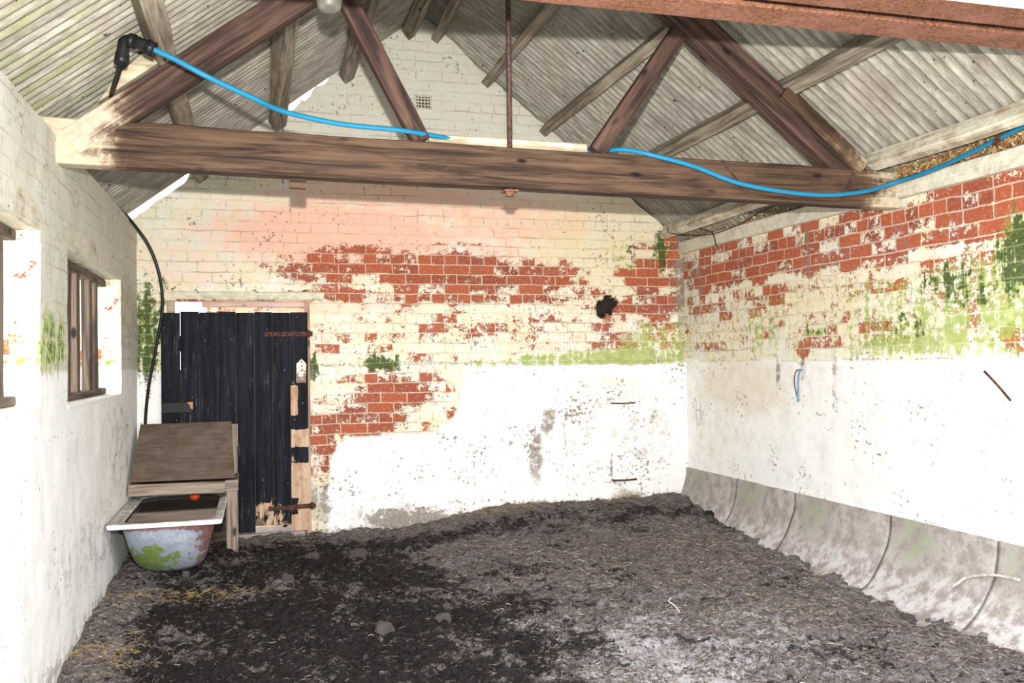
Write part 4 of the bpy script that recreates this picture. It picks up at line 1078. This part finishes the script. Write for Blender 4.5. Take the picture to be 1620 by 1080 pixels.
# float valve
fv = empty('float_valve', (-0.42, 6.70, RZ - 0.02), 'orange ball float lying on the dark water at the far end of the bath', 'float valve')
bm = bmesh.new(); bmesh.ops.create_uvsphere(bm, u_segments=20, v_segments=14, radius=0.030, matrix=Matrix.Translation((-0.43, 6.86, RZ - 0.022)) @ Matrix.Diagonal((1.15, 1, 0.85, 1)))
frombm('ball_float', bm, flat('orange_red_plastic', (0.62, 0.06, 0.02), 0.35, 0, 0.1), fv, True)
tube('float_arm', [(-0.43, 6.885, RZ - 0.02), (-0.44, 6.93, RZ + 0.01), (-0.48, 7.05, RZ + 0.045)], 0.004, M_iron, fv, 6, 8)

bx = empty('tank_box', (-0.48, 6.65, 0.15), 'weathered wooden box with a sloping plywood lid over the far end of the bath', 'box')
py0, pz0, py1, pz1 = 6.665, 0.655, 7.13, 1.015
bm = bmesh.new()
V = [(-0.838, py0, pz0), (-0.150, py0, pz0 - 0.002), (-0.182, py1, pz1 + 0.003), (-0.820, py1, pz1)]
nrm = Vector((0, -(pz1 - pz0), py1 - py0)).normalized() * 0.014
a = [bm.verts.new(Vector(v)) for v in V]; b = [bm.verts.new(Vector(v) + nrm) for v in V]
bm.faces.new(a[::-1]); bm.faces.new(b)
for i in range(4): bm.faces.new((a[i], a[(i + 1) % 4], b[(i + 1) % 4], b[i]))
bmesh.ops.bevel(bm, geom=list(bm.edges), offset=0.002, segments=1, affect='EDGES')
t = NT('plywood_lid'); o_ = t.n('TexCoord').outputs['Object']
_a = t.noise(t.mapping(o_, (6, 40, 40)), 1.0, 6, 0.7); _b = t.noise(o_, 5, 7, 0.7); _c = t.noise(o_, 45, 4, 0.7)
_k = t.mix(t.ramp(_a, 0.3, 0.7), (0.085, 0.060, 0.043), (0.155, 0.117, 0.088))
_k = t.mix(t.mul(t.ramp(_b, 0.45, 0.7), 0.6), _k, (0.20, 0.158, 0.125)); _k = t.mix(t.mul(t.ramp(_b, 0.45, 0.3), 0.6), _k, (0.06, 0.042, 0.032))
_k = t.mix(t.ramp(_c, 0.70, 0.74), _k, (0.45, 0.38, 0.3)); t.col(_k); t.bump(_a, 0.25, 0.004); M_ply = t.m
lid = frombm('plywood_lid', bm, M_ply, bx)
timber('front_rail', (-0.845, 6.66, 0.600), (-0.215, 6.66, 0.594), 0.05, 0.080, M_grey, bx, wob=0.003, pale=g(0.1))
timber('corner_block', (-0.214, 6.66, 0.606), (-0.128, 6.66, 0.606), 0.055, 0.078, M_grey, bx, wob=0.002)
timber('post', (-0.170, 6.675, 0.12), (-0.170, 6.675, 0.566), 0.078, 0.05, M_grey, bx, up=(0, 1, 0), wob=0.004, pale=lambda W: 0.35 * np.clip((0.3 - W[:, 2]) / 0.15, 0, 1))
timber('post', (-0.170, 7.15, 0.12), (-0.170, 7.15, 0.92), 0.06, 0.05, M_grey, bx, up=(0, 1, 0))
timber('side_rail', (-0.145, 6.70, 0.60), (-0.145, 7.16, 0.60), 0.03, 0.07, M_grey, bx)
timber('batten', (-0.158, 7.155, 0.835), (-0.158, 7.155, 1.005), 0.045, 0.03, M_grey, bx, up=(0, 1, 0), wob=0.001)
M_darkply = wood('dark_side_board', (0.03, 0.02, 0.015), (0.07, 0.05, 0.035))
box('back_board', (-0.84, 7.17, 0.12), (-0.15, 7.185, 0.95), M_darkply, bx)
timber('ledger', (-0.84, 6.68, 0.60), (-0.84, 7.16, 0.60), 0.03, 0.05, M_grey, bx)

# ------------------------------------------------------------------ air brick, wall irons, rope, wires
ab = empty('air_brick', (1.345, 7.30, 3.553), 'small square grille with rows of square holes set high in the gable wall', 'vent')
bm = bmesh.new()
cx, cz, W_, H_ = 1.345, 3.603, 0.135, 0.105
nxh, nzh = 5, 4
bw = 0.0095
for i in range(nxh + 1):
    x = cx - W_ / 2 + W_ * i / nxh
    bbox(bm, (x, 7.303, cz), (bw, 0.02, H_ + bw))
for j in range(nzh + 1):
    z = cz - H_ / 2 + H_ * j / nzh
    bbox(bm, (cx, 7.303, z), (W_ + bw, 0.0192, bw))
frombm('grille', bm, flat('buff_terracotta', (0.48, 0.44, 0.34), 0.9), ab)
box('vent_shade_plate', (cx - W_ / 2, 7.33, cz - H_ / 2), (cx + W_ / 2, 7.335, cz + H_ / 2), M_dark, ab, 0)  # dark plate standing in for the shade inside the vent

def staple(z, label, rusty):
    bm = bmesh.new()
    pts = [Vector((2.963, 7.30, z)), Vector((2.963, 7.262, z + 0.002)), Vector((2.975, 7.256, z)), Vector((3.07, 7.255, z - 0.003)), Vector((3.168, 7.256, z)), Vector((3.178, 7.262, z)), Vector((3.178, 7.30, z))]
    tube_bm(bm, pts, 0.008 if rusty else 0.006, 8)
    return tag(frombm('iron_staple', bm, M_iron if not rusty else M_hinge, None, True), label, 'iron staple', 'iron staples on the back wall')
staple(1.072, 'upper horizontal iron staple on the white back wall, below the black hole', False)
staple(0.407, 'lower rusty iron staple on the back wall, just above the straw bed', True)
rod = tube('iron_rod', [(3.655, 3.84, 1.362), (3.66, 3.76, 1.29), (3.655, 3.675, 1.215)], 0.006, M_hinge, None, 4, 8)
tag(rod, 'short rusty iron rod lying slantwise against the right wall near the edge', 'iron rod')
rope = empty('hanging_rope', (3.67, 5.51, 1.36), 'rusty ring with a short piece of faded blue rope hanging on the right wall', 'rope')
tube('iron_ring', [(3.662, 5.49, 1.36), (3.655, 5.54, 1.35), (3.655, 5.565, 1.28), (3.655, 5.545, 1.2), (3.66, 5.52, 1.14)], 0.004, M_hinge, rope, 6, 6)
tube('blue_rope', [(3.66, 5.49, 1.365), (3.65, 5.50, 1.33), (3.648, 5.508, 1.28), (3.65, 5.515, 1.22), (3.652, 5.52, 1.14)], [0.006] * 7 + [0.007] * 18, flat('faded_blue_rope', (0.10, 0.24, 0.33), 0.9, 0, 0.3, 60), rope, 6, 8)
wire = tube('rusty_wire', [(3.46, 7.15, 2.60), (3.47, 7.10, 2.54), (3.56, 6.9, 2.50), (3.62, 6.6, 2.47), (3.625, 6.2, 2.49), (3.61, 5.9, 2.53), (3.60, 5.5, 2.545)], 0.0045, M_hinge, None, 8, 6)
tag(wire, 'rusty wire drooping between the two eaves timbers near the far right corner', 'wire')
wire = tube('rusty_wire', [(3.49, 6.75, 2.60), (3.55, 6.72, 2.53), (3.625, 6.66, 2.49), (3.63, 6.62, 2.42), (3.632, 6.6, 2.36)], 0.0055, M_hinge, None, 8, 6)
tag(wire, 'thick twisted rusty wire wrapped down over the white wall plate near the far corner', 'wire')
pb = strap((0, 0), (0.1, 0), 0.03, None)
bpy.data.objects.remove(pb)
bm = bmesh.new(); bbox(bm, (3.575, 3.62, 2.55), (0.012, 0.035, 0.13), Matrix.Rotation(0.45, 4, 'X'), 0.002)
pk = frombm('pipe_bracket', bm, M_hinge); tag(pk, 'rusty bracket holding the blue pipe to the eaves timber at the right edge', 'bracket')

# wire and nail on the split purlin
hw = tube('hanging_wire', [(0.19, 6.4, 3.17), (0.193, 6.4, 3.05), (0.19, 6.38, 2.9), (0.188, 6.38, 2.70)], 0.0035, M_hinge, None, 6, 6)
tag(hw, 'thin rusty wire hanging straight down from the split purlin', 'wire')

# ------------------------------------------------------------------ loose straw on the floor
M_straw = tint_mat('straw', [(0.025, 0.018, 0.016), (0.08, 0.052, 0.04), (0.19, 0.145, 0.12), (0.32, 0.26, 0.22), (0.52, 0.42, 0.28), (0.70, 0.67, 0.66)])
def zf_at(x, y):
    i = (x - xs[0]) / (xs[-1] - xs[0]) * nx; j = (y - ys[0]) / (ys[-1] - ys[0]) * ny
    i = int(min(max(i, 0), nx)); j = int(min(max(j, 0), ny)); k = i * (ny + 1) + j
    return Z[k], wet[k]
xs = np.linspace(XL - 0.02, XR + 0.02, nx + 1); ys = np.linspace(2.9, 7.34, ny + 1)
def strawbit(r):
    while True:
        x = r.uniform(XL + 0.03, 3.42); y = 3.1 + 4.15 * (r.random() ** 0.8)
        if -0.85 < x < -0.2 and 5.9 < y < 6.9 and r.random() < 0.7: continue
        z, w = zf_at(x, y)
        if r.random() < 0.12 + 0.88 * (1 - w) ** 2: break
    a = r.uniform(0, math.pi)
    L = r.uniform(0.012, 0.038) * (1.6 if r.random() < 0.06 else 1)
    tt = min(1, max(0, r.gauss(0.50 - 0.25 * w, 0.24)))
    return ((x, y, z + 0.004 + r.random() * 0.010), (math.cos(a), math.sin(a), r.uniform(-0.25, 0.35)), L, r.uniform(0.0012, 0.0028), tt)
tag(scatter_bits('straw_litter', 24000, strawbit, M_straw, 0, 3), 'short broken stalks of straw strewn over the muck floor', 'straw', kind='stuff')
M_hay = tint_mat('golden_hay', [(0.16, 0.10, 0.055), (0.38, 0.27, 0.13), (0.60, 0.46, 0.23)])
def heap(cx, cy, sx, sy, h, n, seed, label):
    def f(r):
        x = cx + r.gauss(0, sx); y = cy + r.gauss(0, sy)
        x = max(x, XL + 0.02); y = min(y, 7.27)
        z, w = zf_at(x, y); d = math.exp(-((x - cx) / sx) ** 2 / 2 - ((y - cy) / sy) ** 2 / 2)
        a = r.uniform(0, math.pi)
        return ((x, y, z + 0.005 + r.random() * h * d), (math.cos(a), math.sin(a) * 0.7, r.uniform(-0.5, 0.6)), r.uniform(0.02, 0.06), r.uniform(0.001, 0.0022), r.random())
    tag(scatter_bits('hay_tuft', n, f, M_hay, 0, seed), label, 'hay', kind='stuff')
heap(3.02, 7.18, 0.09, 0.05, 0.10, 350, 8, 'golden tuft of hay against the back wall below the iron staples')
heap(-0.40, 5.58, 0.24, 0.10, 0.02, 480, 9, 'flattened golden hay on the floor just in front of the bath')
heap(-0.70, 4.65, 0.12, 0.12, 0.02, 300, 10, 'patch of golden hay at the foot of the left wall near the camera')
heap(2.0, 7.12, 0.25, 0.05, 0.03, 350, 12, 'thin brown hay along the foot of the back wall')
# dung clods
bm0 = bmesh.new(); bmesh.ops.create_icosphere(bm0, subdivisions=3, radius=1.0)
P = np.array([v.co[:] for v in bm0.verts]); dn = fbm(P, 2.4, 5) - 0.5
for v, k in zip(bm0.verts, dn): v.co *= (1 + 1.0 * k)
clod = bpy.data.meshes.new('dung_clod'); bm0.to_mesh(clod); bm0.free()
for p in clod.polygons: p.use_smooth = True
clod.materials.append(M_floor)
CL = [((0.36, 6.32), 0.11, 'large dry grey dung clod left of the middle on the dark band'), ((0.66, 6.25), 0.14, 'broad pale dung clod on the dark wet band below the bricks'),
      ((0.62, 4.62), 0.12, 'low brown dung mound in the black wet area, centre bottom'), ((0.95, 4.75), 0.10, 'small dung mound at the right border of the black wet area'),
      ((0.18, 5.72), 0.09, 'small dung clod in the dark area right of the bath'), ((3.32, 4.05), 0.10, 'dark dung heap against the nearest coving section')]
for (x, y), s, l in CL:
    o = bpy.data.objects.new('dung_clod', clod); C.objects.link(o)
    o.location = (x, y, zf_at(x, y)[0] + 0.008); o.scale = (s * 0.5, s * 0.4, s * 0.36); o.rotation_euler = (0, 0, random.uniform(0, 6))
    tag(o, l, 'dung clod', 'dung clods on the floor')

M_pale = flat('bleached_stick', (0.50, 0.45, 0.42), 0.9, 0, 0.3, 40)
stk = tube('stick', [(3.545, 4.02, 0.185), (3.565, 3.97, 0.235), (3.595, 3.92, 0.28), (3.62, 3.78, 0.32), (3.63, 3.62, 0.33)], 0.008, M_pale, None, 6, 8)
tag(stk, 'pale bent stick lying on the muck at the foot of the nearest coving section', 'stick')
strg = tube('string', [(2.204, 4.586, 0.125), (2.145, 4.496, 0.135), (2.138, 4.42, 0.135), (2.123, 4.323, 0.125)], 0.0028, M_steelwhite, None, 6, 6)
tag(strg, 'small curl of white string lying on the floor right of centre', 'string')
